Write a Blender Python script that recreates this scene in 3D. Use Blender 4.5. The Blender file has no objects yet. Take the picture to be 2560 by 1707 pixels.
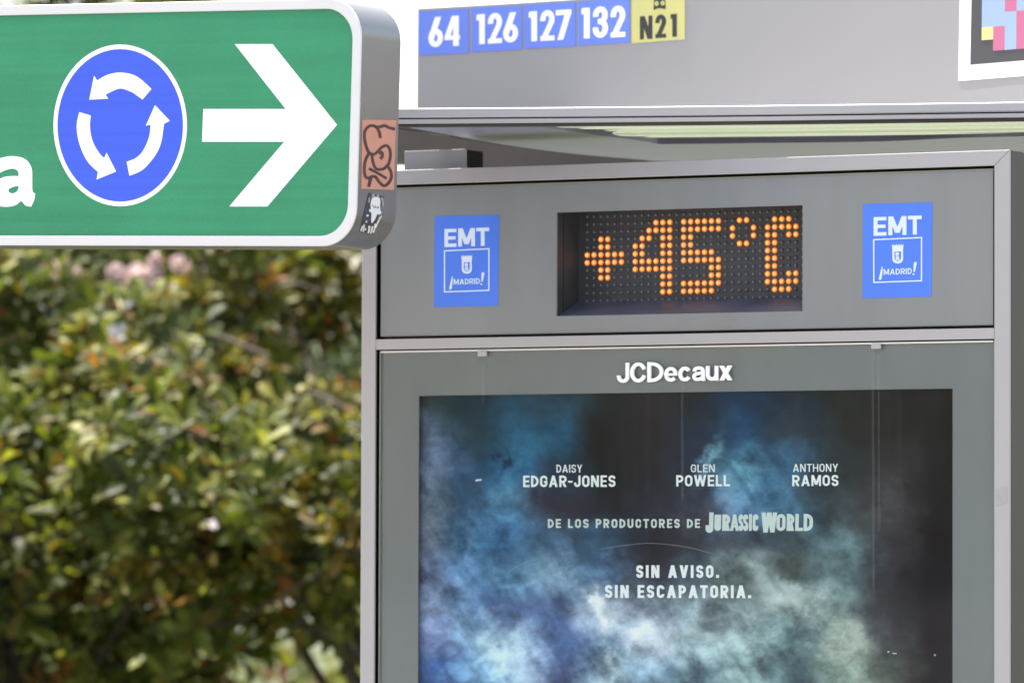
import bpy, bmesh, math, random
import numpy as np
from mathutils import Vector, Matrix
from mathutils.geometry import delaunay_2d_cdt

scene = bpy.context.scene
COL = scene.collection
R = math.radians

# ------------------------------------------------------------------ camera
FPX, PITCH, ROLL, EYE = 14921.0, 0.041100, 0.003375, Vector((0, 0, 1.6))
CPX, CPY = 1280.0, 853.5
cam = bpy.data.cameras.new('camera')
cam.sensor_width = 36.0
cam.lens = 36.0 * FPX / 2560.0
cam.clip_start, cam.clip_end = 0.5, 3000
cam.dof.use_dof = True
cam.dof.focus_distance = 11.42
cam.dof.aperture_fstop = 4.8
camo = bpy.data.objects.new('camera', cam)
COL.objects.link(camo)
cr, sr, cp, sp = math.cos(ROLL), math.sin(ROLL), math.cos(PITCH), math.sin(PITCH)
_r = Vector((cr, -sr * sp, sr * cp)); _u = Vector((-sr, -cr * sp, cr * cp)); _f = Vector((0, cp, sp))
M = Matrix((( _r.x, _u.x, -_f.x, EYE.x), (_r.y, _u.y, -_f.y, EYE.y), (_r.z, _u.z, -_f.z, EYE.z), (0, 0, 0, 1)))
camo.matrix_world = M
scene.camera = camo

# ------------------------------------------------------------------ light
SUN_EL, SUN_AZ = 70.0, -55.0          # azimuth from +Y towards +X
SKY, SUN, EXPO = 0.135, 4.2, 1.9
world = bpy.data.worlds.new('World'); scene.world = world; world.use_nodes = True
wn = world.node_tree.nodes; wl = world.node_tree.links
sky = wn.new('ShaderNodeTexSky'); sky.sky_type = 'NISHITA'; sky.sun_disc = False
sky.sun_elevation = R(SUN_EL); sky.sun_rotation = R(SUN_AZ); sky.air_density = 1.0; sky.dust_density = 3.0; sky.ozone_density = 1.0
tint = wn.new('ShaderNodeVectorMath'); tint.operation = 'MULTIPLY'; tint.inputs[1].default_value = (1.07, 0.99, 0.86)
wl.new(sky.outputs[0], tint.inputs[0]); wl.new(tint.outputs[0], wn['Background'].inputs[0]); wn['Background'].inputs[1].default_value = SKY
sd = bpy.data.lights.new('sun', 'SUN'); sd.energy = SUN; sd.angle = R(0.53); sd.color = (1, 0.95, 0.87)
so = bpy.data.objects.new('sun', sd); COL.objects.link(so)
tosun = Vector((math.sin(R(SUN_AZ)) * math.cos(R(SUN_EL)), math.cos(R(SUN_AZ)) * math.cos(R(SUN_EL)), math.sin(R(SUN_EL))))
so.rotation_euler = tosun.to_track_quat('Z', 'Y').to_euler(); so.location = (0, 0, 30)
vs = scene.view_settings
vs.view_transform = 'Standard'; vs.look = 'None'; vs.exposure = EXPO; vs.gamma = 1.0; vs.use_curve_mapping = False
scene.render.engine = 'CYCLES'
scene.cycles.max_bounces = 8; scene.cycles.transparent_max_bounces = 12
scene.cycles.use_denoising = True
scene.cycles.sample_clamp_indirect = 6

# ------------------------------------------------------------------ geometry of the view
def ray(px, py):
    x = (px - CPX) / FPX; y = -(py - CPY) / FPX
    return _r * x + _u * y + _f

class Plane:
    """Vertical-ish plane: origin O, U right along it, V up, N away from the viewer."""
    def __init__(s, px, py, depth, yaw, droop=0.0):
        d = ray(px, py); P = EYE + d * (depth / d.y)
        s.rot = Matrix.Rotation(-yaw, 3, 'Z') @ Matrix.Rotation(droop, 3, 'Y')
        s.U, s.N, s.V = s.rot.col[0].copy(), s.rot.col[1].copy(), s.rot.col[2].copy()
        s.O = P
    def rebase(s, du):
        P = s.O + s.U * du
        s.O = P - s.V * (P.z / s.V.z)
        return s
    def pt(s, px, py, off=0.0):
        d = ray(px, py)
        t = ((s.O + s.N * off) - EYE).dot(s.N) / d.dot(s.N)
        q = EYE + d * t - s.O
        return Vector((q.dot(s.U), off, q.dot(s.V)))
    def matrix(s):
        m = s.rot.to_4x4(); m.translation = s.O
        return m

class Curve:
    """Vertical surface whose plan is a smooth bow: yaw(px) turns along it. Points come out in world space."""
    def __init__(s, px0, depth0, px1, yaw0, yaw1, n=48, pyref=300):
        pts = []
        d = ray(px0, pyref); P = Vector((d.x / d.y * depth0, depth0))
        pts.append(P.copy())
        for i in range(n):
            a = px0 + (px1 - px0) * (i + 1) / n
            t = (i + 0.5) / n
            yaw = R(yaw0 + (yaw1 - yaw0) * t)
            dv = Vector((math.cos(yaw), -math.sin(yaw)))
            k = ray(a, pyref); k = k.x / k.y
            # P.x + s dv.x = k (P.y + s dv.y)
            ss = (k * P.y - P.x) / (dv.x - k * dv.y)
            P = P + dv * ss
            pts.append(P.copy())
        s.p = pts
    def pt(s, px, py, off=0.0):
        d = ray(px, py); k = d.x / d.y
        best = None
        n = len(s.p) - 1
        for i in range(n):
            a, b = s.p[i], s.p[i + 1]
            dv = (b - a); den = dv.x - k * dv.y
            t = (k * a.y - a.x) / den
            if (0 <= t <= 1) or (i == 0 and t < 0) or (i == n - 1 and t > 1):
                nrm = Vector((-dv.y, dv.x)).normalized()
                a2, b2 = a + nrm * off, b + nrm * off
                dv = b2 - a2
                t = (k * a2.y - a2.x) / (dv.x - k * dv.y)
                q = a2 + dv * t
                return Vector((q.x, q.y, EYE.z + d.z * (q.y / d.y)))

# ------------------------------------------------------------------ materials
def mat(name, color, rough=0.5, metal=0.0, spec=0.5, noise=None, bump=None, coat=0.0, coords='Object'):
    m = bpy.data.materials.new(name); m.use_nodes = True
    nt = m.node_tree; b = nt.nodes['Principled BSDF']
    b.inputs['Base Color'].default_value = (*color, 1); b.inputs['Roughness'].default_value = rough
    b.inputs['Metallic'].default_value = metal; b.inputs['Specular IOR Level'].default_value = spec
    b.inputs['Coat Weight'].default_value = coat; b.inputs['Coat Roughness'].default_value = 0.05
    tc = nt.nodes.new('ShaderNodeTexCoord'); mp = nt.nodes.new('ShaderNodeMapping')
    nt.links.new(tc.outputs[coords], mp.inputs[0])
    if noise:   # (scale xyz, amount, detail)
        sc, amt, det = noise
        mp.inputs['Scale'].default_value = sc
        nz = nt.nodes.new('ShaderNodeTexNoise'); nz.inputs['Scale'].default_value = 1; nz.inputs['Detail'].default_value = det
        nt.links.new(mp.outputs[0], nz.inputs['Vector'])
        mr = nt.nodes.new('ShaderNodeMapRange'); mr.inputs[1].default_value = 0.25; mr.inputs[2].default_value = 0.75
        mr.inputs[3].default_value = 1 - amt; mr.inputs[4].default_value = 1 + amt
        nt.links.new(nz.outputs[0], mr.inputs[0])
        vm = nt.nodes.new('ShaderNodeVectorMath'); vm.operation = 'SCALE'; vm.inputs[0].default_value = color
        nt.links.new(mr.outputs[0], vm.inputs['Scale']); nt.links.new(vm.outputs[0], b.inputs['Base Color'])
        mr2 = nt.nodes.new('ShaderNodeMapRange'); mr2.inputs[1].default_value = 0.25; mr2.inputs[2].default_value = 0.75
        mr2.inputs[3].default_value = max(0.03, rough - 0.025); mr2.inputs[4].default_value = rough + 0.025
        nt.links.new(nz.outputs[0], mr2.inputs[0]); nt.links.new(mr2.outputs[0], b.inputs['Roughness'])
    if bump:    # (scale, strength, distance)
        nz = nt.nodes.new('ShaderNodeTexNoise'); nz.inputs['Scale'].default_value = bump[0]; nz.inputs['Detail'].default_value = 4
        nt.links.new(tc.outputs[coords], nz.inputs['Vector'])
        bp = nt.nodes.new('ShaderNodeBump'); bp.inputs['Strength'].default_value = bump[1]; bp.inputs['Distance'].default_value = bump[2]
        nt.links.new(nz.outputs[0], bp.inputs['Height']); nt.links.new(bp.outputs[0], b.inputs['Normal'])
    return m

MT = {}
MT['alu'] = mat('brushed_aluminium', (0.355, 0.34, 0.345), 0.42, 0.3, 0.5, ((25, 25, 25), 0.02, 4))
MT['alu_side'] = mat('shaded_aluminium', (0.060, 0.053, 0.048), 0.5, 0.0, 0.2, ((10, 10, 10), 0.06, 4))  # same aluminium as the frame, its colour darkened for the side's shade
MT['board'] = mat('satin_grey_paint', (0.262, 0.256, 0.26), 0.5, 0.0, 0.4, ((3, 3, 3), 0.03, 5), (900, 0.05, 0.0004))
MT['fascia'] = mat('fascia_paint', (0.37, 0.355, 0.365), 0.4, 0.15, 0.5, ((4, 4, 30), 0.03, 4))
MT['groove'] = mat('dark_gap', (0.012, 0.012, 0.012), 0.7)
MT['grey_print'] = mat('grey_printed_glass', (0.196, 0.203, 0.204), 0.30, 0.0, 0.35, ((9, 9, 2.2), 0.07, 7), (1200, 0.04, 0.0003))
MT['edge_glint'] = mat('painted_edge_glint', (0.62, 0.60, 0.57), 0.35, 0.4)
MT['edge'] = mat('olive_glass_edge', (0.23, 0.22, 0.17), 0.3)
MT['white'] = mat('white_vinyl', (0.83, 0.83, 0.83), 0.4, 0, 0.4)
MT['refl_white'] = mat('white_reflective_film', (0.83, 0.83, 0.81), 0.35, 0, 0.4, ((5, 5, 60), 0.015, 3))
MT['emt_white'] = mat('pale_blue_white_vinyl', (0.58, 0.66, 0.77), 0.4)
MT['emt_blue'] = mat('blue_vinyl', (0.062, 0.17, 0.66), 0.4, 0, 0.4, ((6, 6, 6), 0.05, 4))
MT['route_blue'] = mat('periwinkle_vinyl', (0.125, 0.20, 0.66), 0.4, 0, 0.4, ((4, 4, 4), 0.02, 3))
MT['route_yellow'] = mat('yellow_vinyl', (0.50, 0.475, 0.17), 0.45)
MT['ink'] = mat('black_vinyl', (0.022, 0.022, 0.022), 0.45)
MT['code_black'] = mat('charcoal_vinyl', (0.048, 0.046, 0.052), 0.5)
MT['code_blue'] = mat('sky_blue_vinyl', (0.25, 0.34, 0.50), 0.45)
MT['code_pink'] = mat('pink_vinyl', (0.42, 0.11, 0.21), 0.45)
MT['code_yellow'] = mat('pale_yellow_vinyl', (0.60, 0.50, 0.19), 0.45)
MT['sign_rim'] = mat('pale_sign_rim', (0.60, 0.585, 0.585), 0.4, 0.15, 0.5, ((3, 3, 40), 0.02, 3))
MT['sign_case'] = mat('polished_sign_case', (0.25, 0.232, 0.215), 0.27, 0.6, 0.5, ((2, 2, 2), 0.05, 4))
MT['orange'] = mat('salmon_sticker', (0.50, 0.235, 0.165), 0.55, 0, 0.3, ((40, 40, 40), 0.05, 4))
MT['marker'] = mat('brown_black_marker', (0.065, 0.026, 0.022), 0.5, 0, 0.4, ((60, 60, 60), 0.5, 3))
MT['bw_dark'] = mat('dark_photocopy_ink', (0.035, 0.037, 0.05), 0.55)
MT['bw_light'] = mat('photocopy_paper', (0.62, 0.62, 0.62), 0.6)
MT['bw_mid'] = mat('photocopy_grey', (0.26, 0.255, 0.25), 0.6)
MT['led_house'] = mat('black_display_housing', (0.046, 0.047, 0.052), 0.45, 0, 0.4, ((30, 30, 30), 0.15, 4))
MT['led_sill'] = mat('display_sill', (0.085, 0.09, 0.12), 0.45, 0, 0.4, ((12, 12, 12), 0.3, 4))
MT['led_off'] = mat('unlit_lamp_lens', (0.15, 0.15, 0.155), 0.35, 0, 0.6)
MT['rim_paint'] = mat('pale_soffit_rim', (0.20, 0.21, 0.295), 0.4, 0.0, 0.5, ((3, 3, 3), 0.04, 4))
MT['beam'] = mat('weathered_rear_beam', (0.095, 0.078, 0.066), 0.7, 0, 0.3, ((9, 9, 9), 0.14, 8), (60, 0.1, 0.002))
MT['bark'] = mat('grey_brown_bark', (0.055, 0.042, 0.033), 0.85, 0, 0.2, ((30, 30, 8), 0.3, 6), (80, 0.6, 0.01))

def emis(name, color, s):
    m = bpy.data.materials.new(name); m.use_nodes = True
    b = m.node_tree.nodes['Principled BSDF']
    b.inputs['Base Color'].default_value = (0.3, 0.1, 0.02, 1)
    b.inputs['Emission Color'].default_value = (*color, 1); b.inputs['Emission Strength'].default_value = s
    return m
K = 2 ** -EXPO
MT['led_core'] = emis('lit_lamp_core', (1.0, 0.56, 0.17), 1.1 * K)
MT['led_rim'] = emis('lit_lamp_rim', (1.0, 0.24, 0.03), 0.62 * K)

def green_film():
    m = mat('green_reflective_film', (0.019, 0.208, 0.097), 0.38, 0, 0.4)
    nt = m.node_tree; b = nt.nodes['Principled BSDF']
    tc = nt.nodes.new('ShaderNodeTexCoord')
    mp = nt.nodes.new('ShaderNodeMapping'); mp.inputs['Scale'].default_value = (1.2, 1, 55)
    n1 = nt.nodes.new('ShaderNodeTexNoise'); n1.inputs['Scale'].default_value = 1; n1.inputs['Detail'].default_value = 3
    nt.links.new(tc.outputs['Object'], mp.inputs[0]); nt.links.new(mp.outputs[0], n1.inputs['Vector'])
    n2 = nt.nodes.new('ShaderNodeTexNoise'); n2.inputs['Scale'].default_value = 5; n2.inputs['Detail'].default_value = 8
    nt.links.new(tc.outputs['Object'], n2.inputs['Vector'])
    v = nt.nodes.new('ShaderNodeTexVoronoi'); v.inputs['Scale'].default_value = 330; v.feature = 'F1'
    nt.links.new(tc.outputs['Object'], v.inputs['Vector'])
    a = nt.nodes.new('ShaderNodeMath'); a.operation = 'MULTIPLY_ADD'; a.inputs[1].default_value = 0.44; a.inputs[2].default_value = 0.52
    nt.links.new(n1.outputs[0], a.inputs[0])
    a2 = nt.nodes.new('ShaderNodeMath'); a2.operation = 'MULTIPLY_ADD'; a2.inputs[1].default_value = 0.40
    nt.links.new(n2.outputs[0], a2.inputs[0]); nt.links.new(a.outputs[0], a2.inputs[2])
    a3 = nt.nodes.new('ShaderNodeMath'); a3.operation = 'MULTIPLY_ADD'; a3.inputs[1].default_value = 0.22
    nt.links.new(v.outputs['Distance'], a3.inputs[0]); nt.links.new(a2.outputs[0], a3.inputs[2])
    vm = nt.nodes.new('ShaderNodeVectorMath'); vm.operation = 'SCALE'; vm.inputs[0].default_value = (0.019, 0.208, 0.097)
    nt.links.new(a3.outputs[0], vm.inputs['Scale']); nt.links.new(vm.outputs[0], b.inputs['Base Color'])
    return m
MT['green'] = green_film()
MT['sign_blue'] = mat('blue_reflective_film', (0.034, 0.088, 0.62), 0.38, 0, 0.4, ((1.2, 1, 55), 0.10, 4))

def glass_mat():
    m = bpy.data.materials.new('door_glass'); m.use_nodes = True
    nt = m.node_tree; nt.nodes.clear()
    out = nt.nodes.new('ShaderNodeOutputMaterial')
    tr = nt.nodes.new('ShaderNodeBsdfTransparent'); tr.inputs[0].default_value = (0.97, 0.985, 0.98, 1)
    gl = nt.nodes.new('ShaderNodeBsdfGlossy'); gl.inputs['Roughness'].default_value = 0.03
    fr = nt.nodes.new('ShaderNodeFresnel'); fr.inputs['IOR'].default_value = 1.2
    mx = nt.nodes.new('ShaderNodeMixShader')
    nt.links.new(fr.outputs[0], mx.inputs[0]); nt.links.new(tr.outputs[0], mx.inputs[1]); nt.links.new(gl.outputs[0], mx.inputs[2])
    # dust film and vertical streaks
    tc = nt.nodes.new('ShaderNodeTexCoord')
    mp = nt.nodes.new('ShaderNodeMapping'); mp.inputs['Scale'].default_value = (60, 1, 1.2)
    nt.links.new(tc.outputs['Object'], mp.inputs[0])
    nz = nt.nodes.new('ShaderNodeTexNoise'); nz.inputs['Scale'].default_value = 1; nz.inputs['Detail'].default_value = 5
    nt.links.new(mp.outputs[0], nz.inputs['Vector'])
    mr = nt.nodes.new('ShaderNodeMapRange'); mr.inputs[1].default_value = 0.5; mr.inputs[2].default_value = 0.85; mr.inputs[3].default_value = 0.002; mr.inputs[4].default_value = 0.012
    nt.links.new(nz.outputs[0], mr.inputs[0])
    df = nt.nodes.new('ShaderNodeBsdfDiffuse'); df.inputs[0].default_value = (0.7, 0.7, 0.7, 1)
    m2 = nt.nodes.new('ShaderNodeMixShader')
    nt.links.new(mr.outputs[0], m2.inputs[0]); nt.links.new(mx.outputs[0], m2.inputs[1]); nt.links.new(df.outputs[0], m2.inputs[2])
    nt.links.new(m2.outputs[0], out.inputs[0])
    return m
MT['glass'] = glass_mat()

def film_mat(name, fac, col):
    m = bpy.data.materials.new(name); m.use_nodes = True
    nt = m.node_tree; nt.nodes.clear()
    out = nt.nodes.new('ShaderNodeOutputMaterial'); tr = nt.nodes.new('ShaderNodeBsdfTransparent')
    df = nt.nodes.new('ShaderNodeBsdfDiffuse'); df.inputs[0].default_value = (*col, 1)
    mx = nt.nodes.new('ShaderNodeMixShader'); mx.inputs[0].default_value = fac
    nt.links.new(tr.outputs[0], mx.inputs[1]); nt.links.new(df.outputs[0], mx.inputs[2]); nt.links.new(mx.outputs[0], out.inputs[0])
    return m
MT['streak'] = film_mat('pale_streak_film', 0.014, (0.8, 0.8, 0.8))
MT['scratch'] = film_mat('fine_scratch', 0.05, (0.8, 0.8, 0.78))
MT['chip'] = mat('white_chip', (0.45, 0.45, 0.45), 0.6)

def attr_mat(name, attr, rough, trans=0.0, spec=0.5, tt=(1.7, 1.8, 0.7)):
    m = bpy.data.materials.new(name); m.use_nodes = True
    nt = m.node_tree; b = nt.nodes['Principled BSDF']; out = nt.nodes['Material Output']
    at = nt.nodes.new('ShaderNodeAttribute'); at.attribute_name = attr
    nt.links.new(at.outputs['Color'], b.inputs['Base Color'])
    b.inputs['Roughness'].default_value = rough; b.inputs['Specular IOR Level'].default_value = spec
    if trans:
        t = nt.nodes.new('ShaderNodeBsdfTranslucent')
        vm = nt.nodes.new('ShaderNodeVectorMath'); vm.operation = 'MULTIPLY'; vm.inputs[1].default_value = tt
        nt.links.new(at.outputs['Color'], vm.inputs[0]); nt.links.new(vm.outputs[0], t.inputs[0])
        mx = nt.nodes.new('ShaderNodeMixShader'); mx.inputs[0].default_value = trans
        nt.links.new(b.outputs[0], mx.inputs[1]); nt.links.new(t.outputs[0], mx.inputs[2]); nt.links.new(mx.outputs[0], out.inputs[0])
    return m
MT['leaf'] = attr_mat('leaf', 'tint', 0.48, 0.30, 0.16)
MT['petal'] = attr_mat('petal', 'tint', 0.6, 0.3, 0.2, (1.0, 1.0, 1.0))
MT['poster'] = attr_mat('poster_print', 'tint', 0.5, 0, 0.04)

# ------------------------------------------------------------------ object helpers
def tag(o, label=None, cat=None, group=None, kind=None):
    if label: o['label'] = label
    if cat: o['category'] = cat
    if group: o['group'] = group
    if kind: o['kind'] = kind
    return o

def empty(name, matrix, label, cat, group=None):
    o = bpy.data.objects.new(name, None); COL.objects.link(o); o.matrix_world = matrix; o.empty_display_size = 0.1
    return tag(o, label, cat, group)

def link(name, me, mats, parent=None, smooth=None, bevel=0.0):
    if not isinstance(mats, (list, tuple)): mats = [mats]
    for m in mats: me.materials.append(m)
    o = bpy.data.objects.new(name, me); COL.objects.link(o)
    if parent is not None: o.parent = parent
    if smooth is not None:
        for p in me.polygons: p.use_smooth = True
        me.set_sharp_from_angle(angle=R(smooth))
    if bevel:
        b = o.modifiers.new('bevel', 'BEVEL'); b.width = bevel; b.segments = 2; b.limit_method = 'ANGLE'; b.angle_limit = R(50)
    return o

def mesh_from(name, verts, faces):
    me = bpy.data.meshes.new(name); me.from_pydata([tuple(v) for v in verts], [], faces)
    bm = bmesh.new(); bm.from_mesh(me); bmesh.ops.recalc_face_normals(bm, faces=bm.faces); bm.to_mesh(me); bm.free()
    me.update()
    return me

class MB:
    """collects vertices and faces of one mesh"""
    def __init__(s): s.v, s.f, s.mi = [], [], []
    def add(s, verts, faces, mi=0):
        n = len(s.v); s.v += [Vector(v) for v in verts]; s.f += [tuple(i + n for i in f) for f in faces]; s.mi += [mi] * len(faces)
    def prism(s, front, back, mi=0):      # two matching loops
        n = len(front)
        s.add(list(front) + list(back), [tuple(range(n)), tuple(range(2 * n - 1, n - 1, -1))] + [(i, i + n, (i + 1) % n + n, (i + 1) % n) for i in range(n)], mi)
    def ring(s, of, inf, ob, inb, mi=0):   # frame between two loops, front and back
        n = len(of); L = list(of) + list(inf) + list(ob) + list(inb); F = []
        for i in range(n):
            j = (i + 1) % n
            F += [(i, j, n + j, n + i), (2 * n + j, 2 * n + i, 3 * n + i, 3 * n + j), (j, i, 2 * n + i, 2 * n + j), (n + i, n + j, 3 * n + j, 3 * n + i)]
        s.add(L, F, mi)
    def box(s, x0, x1, y0, y1, z0, z1, mi=0):
        a = [(x0, y0, z0), (x1, y0, z0), (x1, y0, z1), (x0, y0, z1)]; b = [(x, y1, z) for x, y, z in a]
        s.prism(a, b, mi)
    def tube(s, pts, rads, k=8, mi=0):
        pts = [Vector(p) for p in pts]; n0 = len(s.v); n = len(pts)
        for i, p in enumerate(pts):
            t = (pts[min(i + 1, n - 1)] - pts[max(i - 1, 0)]).normalized()
            a = t.orthogonal().normalized() if i == 0 else (a - t * a.dot(t)).normalized()
            b = t.cross(a)
            for q in range(k):
                an = 2 * math.pi * q / k
                s.v.append(p + (a * math.cos(an) + b * math.sin(an)) * rads[i])
        for i in range(n - 1):
            for q in range(k):
                s.f.append((n0 + i * k + q, n0 + i * k + (q + 1) % k, n0 + (i + 1) * k + (q + 1) % k, n0 + (i + 1) * k + q)); s.mi.append(mi)
        s.f.append(tuple(n0 + q for q in range(k))[::-1]); s.f.append(tuple(n0 + (n - 1) * k + q for q in range(k))); s.mi += [mi, mi]
    def build(s, name, mats, parent=None, **kw):
        me = bpy.data.meshes.new(name); me.from_pydata([tuple(v) for v in s.v], [], s.f)
        me.polygons.foreach_set('material_index', s.mi)
        bm = bmesh.new(); bm.from_mesh(me); bmesh.ops.recalc_face_normals(bm, faces=bm.faces); bm.to_mesh(me); bm.free()
        return link(name, me, mats, parent, **kw)

# ---- 2D shapes: every shape is a list of polygons in some flat (x right, y up) space, merged into one outline
def area(p): return sum(p[i][0] * p[(i + 1) % len(p)][1] - p[(i + 1) % len(p)][0] * p[i][1] for i in range(len(p))) / 2

def inside(poly, x, y):
    c = False; j = len(poly) - 1
    for i in range(len(poly)):
        xi, yi = poly[i]; xj, yj = poly[j]
        if (yi > y) != (yj > y) and x < (xj - xi) * (y - yi) / (yj - yi) + xi: c = not c
        j = i
    return c

def union(polys, eps=1e-4):
    vs, es, src = [], [], []
    for p in polys:
        if abs(area(p)) < 1e-9: continue
        n = len(vs); m = len(p); vs += [Vector((float(x), float(y))) for x, y in p]
        es += [(n + i, n + (i + 1) % m) for i in range(m)]
        X = [q[0] for q in p]; Y = [q[1] for q in p]
        src.append((min(X), max(X), min(Y), max(Y), p))
    r = delaunay_2d_cdt(vs, es, [], 0, eps)
    V, keep = r[0], []
    for f in r[2]:
        x = sum(V[i].x for i in f) / len(f); y = sum(V[i].y for i in f) / len(f)
        if any(b[0] <= x <= b[1] and b[2] <= y <= b[3] and inside(b[4], x, y) for b in src): keep.append(f)
    return V, keep

def decal(name, polys, surf, off, thick, mats, parent=None, conv=None, lists=None, **kw):
    """polys in photo pixels on surface surf; front face at off, body reaching back by thick."""
    if lists is None: lists = [polys]
    V, F, MI = [], [], []
    for mi, pl in enumerate(lists):
        pl = [[(x, -y) for x, y in (map(lambda q: conv(*q), p) if conv else p)] for p in pl]
        vs, fs = union(pl)
        n = len(V); m = len(vs)
        o = off - 0.00008 * mi
        fr = [surf.pt(v.x, -v.y, o) for v in vs]
        V += fr; V += [p + BACK(surf, v, o, thick) for p, v in zip(fr, vs)]
        ed = {}
        for f in fs:
            F.append(tuple(i + n for i in f)); F.append(tuple(i + n + m for i in reversed(f))); MI += [mi, mi]
            for a, b in zip(f, list(f[1:]) + [f[0]]):
                if (b, a) in ed: del ed[(b, a)]
                else: ed[(a, b)] = 1
        for a, b in ed: F.append((b + n, a + n, a + n + m, b + n + m)); MI.append(mi)
    me = bpy.data.meshes.new(name); me.from_pydata([tuple(v) for v in V], [], F)
    me.polygons.foreach_set('material_index', MI)
    bm = bmesh.new(); bm.from_mesh(me); bmesh.ops.recalc_face_normals(bm, faces=bm.faces); bm.to_mesh(me); bm.free()
    return link(name, me, mats, parent, **kw)

def BACK(surf, v, o, thick):
    if isinstance(surf, Plane): return Vector((0, thick, 0))
    if isinstance(surf, Curve):
        a = surf.pt(v.x - 4, -v.y, o); b = surf.pt(v.x + 4, -v.y, o); d = b - a
        return Vector((-d.y, d.x, 0)).normalized() * thick
    return surf.back(v, thick)

def arc(cx, cy, rx, ry, a0, a1, n=10):
    return [(cx + rx * math.cos(R(a0 + (a1 - a0) * i / n)), cy + ry * math.sin(R(a0 + (a1 - a0) * i / n))) for i in range(n + 1)]

def spl(pts, n=6, closed=False):
    out = []; L = len(pts)
    for i in range(L if closed else L - 1):
        p0 = pts[(i - 1) % L] if (closed or i > 0) else pts[0]
        p1 = pts[i]; p2 = pts[(i + 1) % L]
        p3 = pts[(i + 2) % L] if (closed or i + 2 < L) else pts[-1]
        for k in range(n):
            t = k / n
            out.append(tuple(0.5 * (2 * p1[j] + (p2[j] - p0[j]) * t + (2 * p0[j] - 5 * p1[j] + 4 * p2[j] - p3[j]) * t * t + (3 * p1[j] - p0[j] - 3 * p2[j] + p3[j]) * t ** 3) for j in (0, 1)))
    if not closed: out.append(tuple(pts[-1]))
    return out

def stroke(pts, w, closed=False, w1=None):
    """quads along a path with mitred joins"""
    P = [np.array(p, float) for p in pts]
    Q = [P[0]]
    for p in P[1:]:
        if np.linalg.norm(p - Q[-1]) > 1e-6: Q.append(p)
    P = Q; n = len(P); sec = []
    for i in range(n):
        a = P[(i - 1) % n] if (closed or i > 0) else None
        b = P[(i + 1) % n] if (closed or i < n - 1) else None
        d1 = (P[i] - a) / np.linalg.norm(P[i] - a) if a is not None else None
        d2 = (b - P[i]) / np.linalg.norm(b - P[i]) if b is not None else None
        if d1 is None: d1 = d2
        if d2 is None: d2 = d1
        n1 = np.array([-d1[1], d1[0]]); n2 = np.array([-d2[1], d2[0]])
        m = n1 + n2; m = m / max(1e-9, np.linalg.norm(m))
        ww = w if w1 is None else w + (w1 - w) * i / (n - 1)
        k = ww / 2 / max(0.5, m.dot(n1))
        sec.append((P[i] + m * k, P[i] - m * k))
    out = []
    for i in range(n if closed else n - 1):
        a, b = sec[i], sec[(i + 1) % n]
        out.append([tuple(a[0]), tuple(a[1]), tuple(b[1]), tuple(b[0])])
    return out

def rect(x0, y0, x1, y1): return [(x0, y0), (x1, y0), (x1, y1), (x0, y1)]
def diag(xa, ya, xb, yb, hw): return [(xa - hw / 2, ya), (xa + hw / 2, ya), (xb + hw / 2, yb), (xb - hw / 2, yb)]
def disc(cx, cy, r, n=40, ry=None): return [(cx + r * math.cos(2 * math.pi * i / n), cy + (ry or r) * math.sin(2 * math.pi * i / n)) for i in range(n)]

WID = dict(A=.68, C=.56, D=.58, E=.50, G=.58, H=.6, J=.5, L=.48, M=.76, N=.62, O=.58, P=.55, R=.58, S=.55, T=.55, U=.58, V=.66, W=.94, Y=.62, e=.53, c=.52, a=.54, u=.55, x=.56)
WID['-'] = .34; WID[' '] = .28

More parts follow.
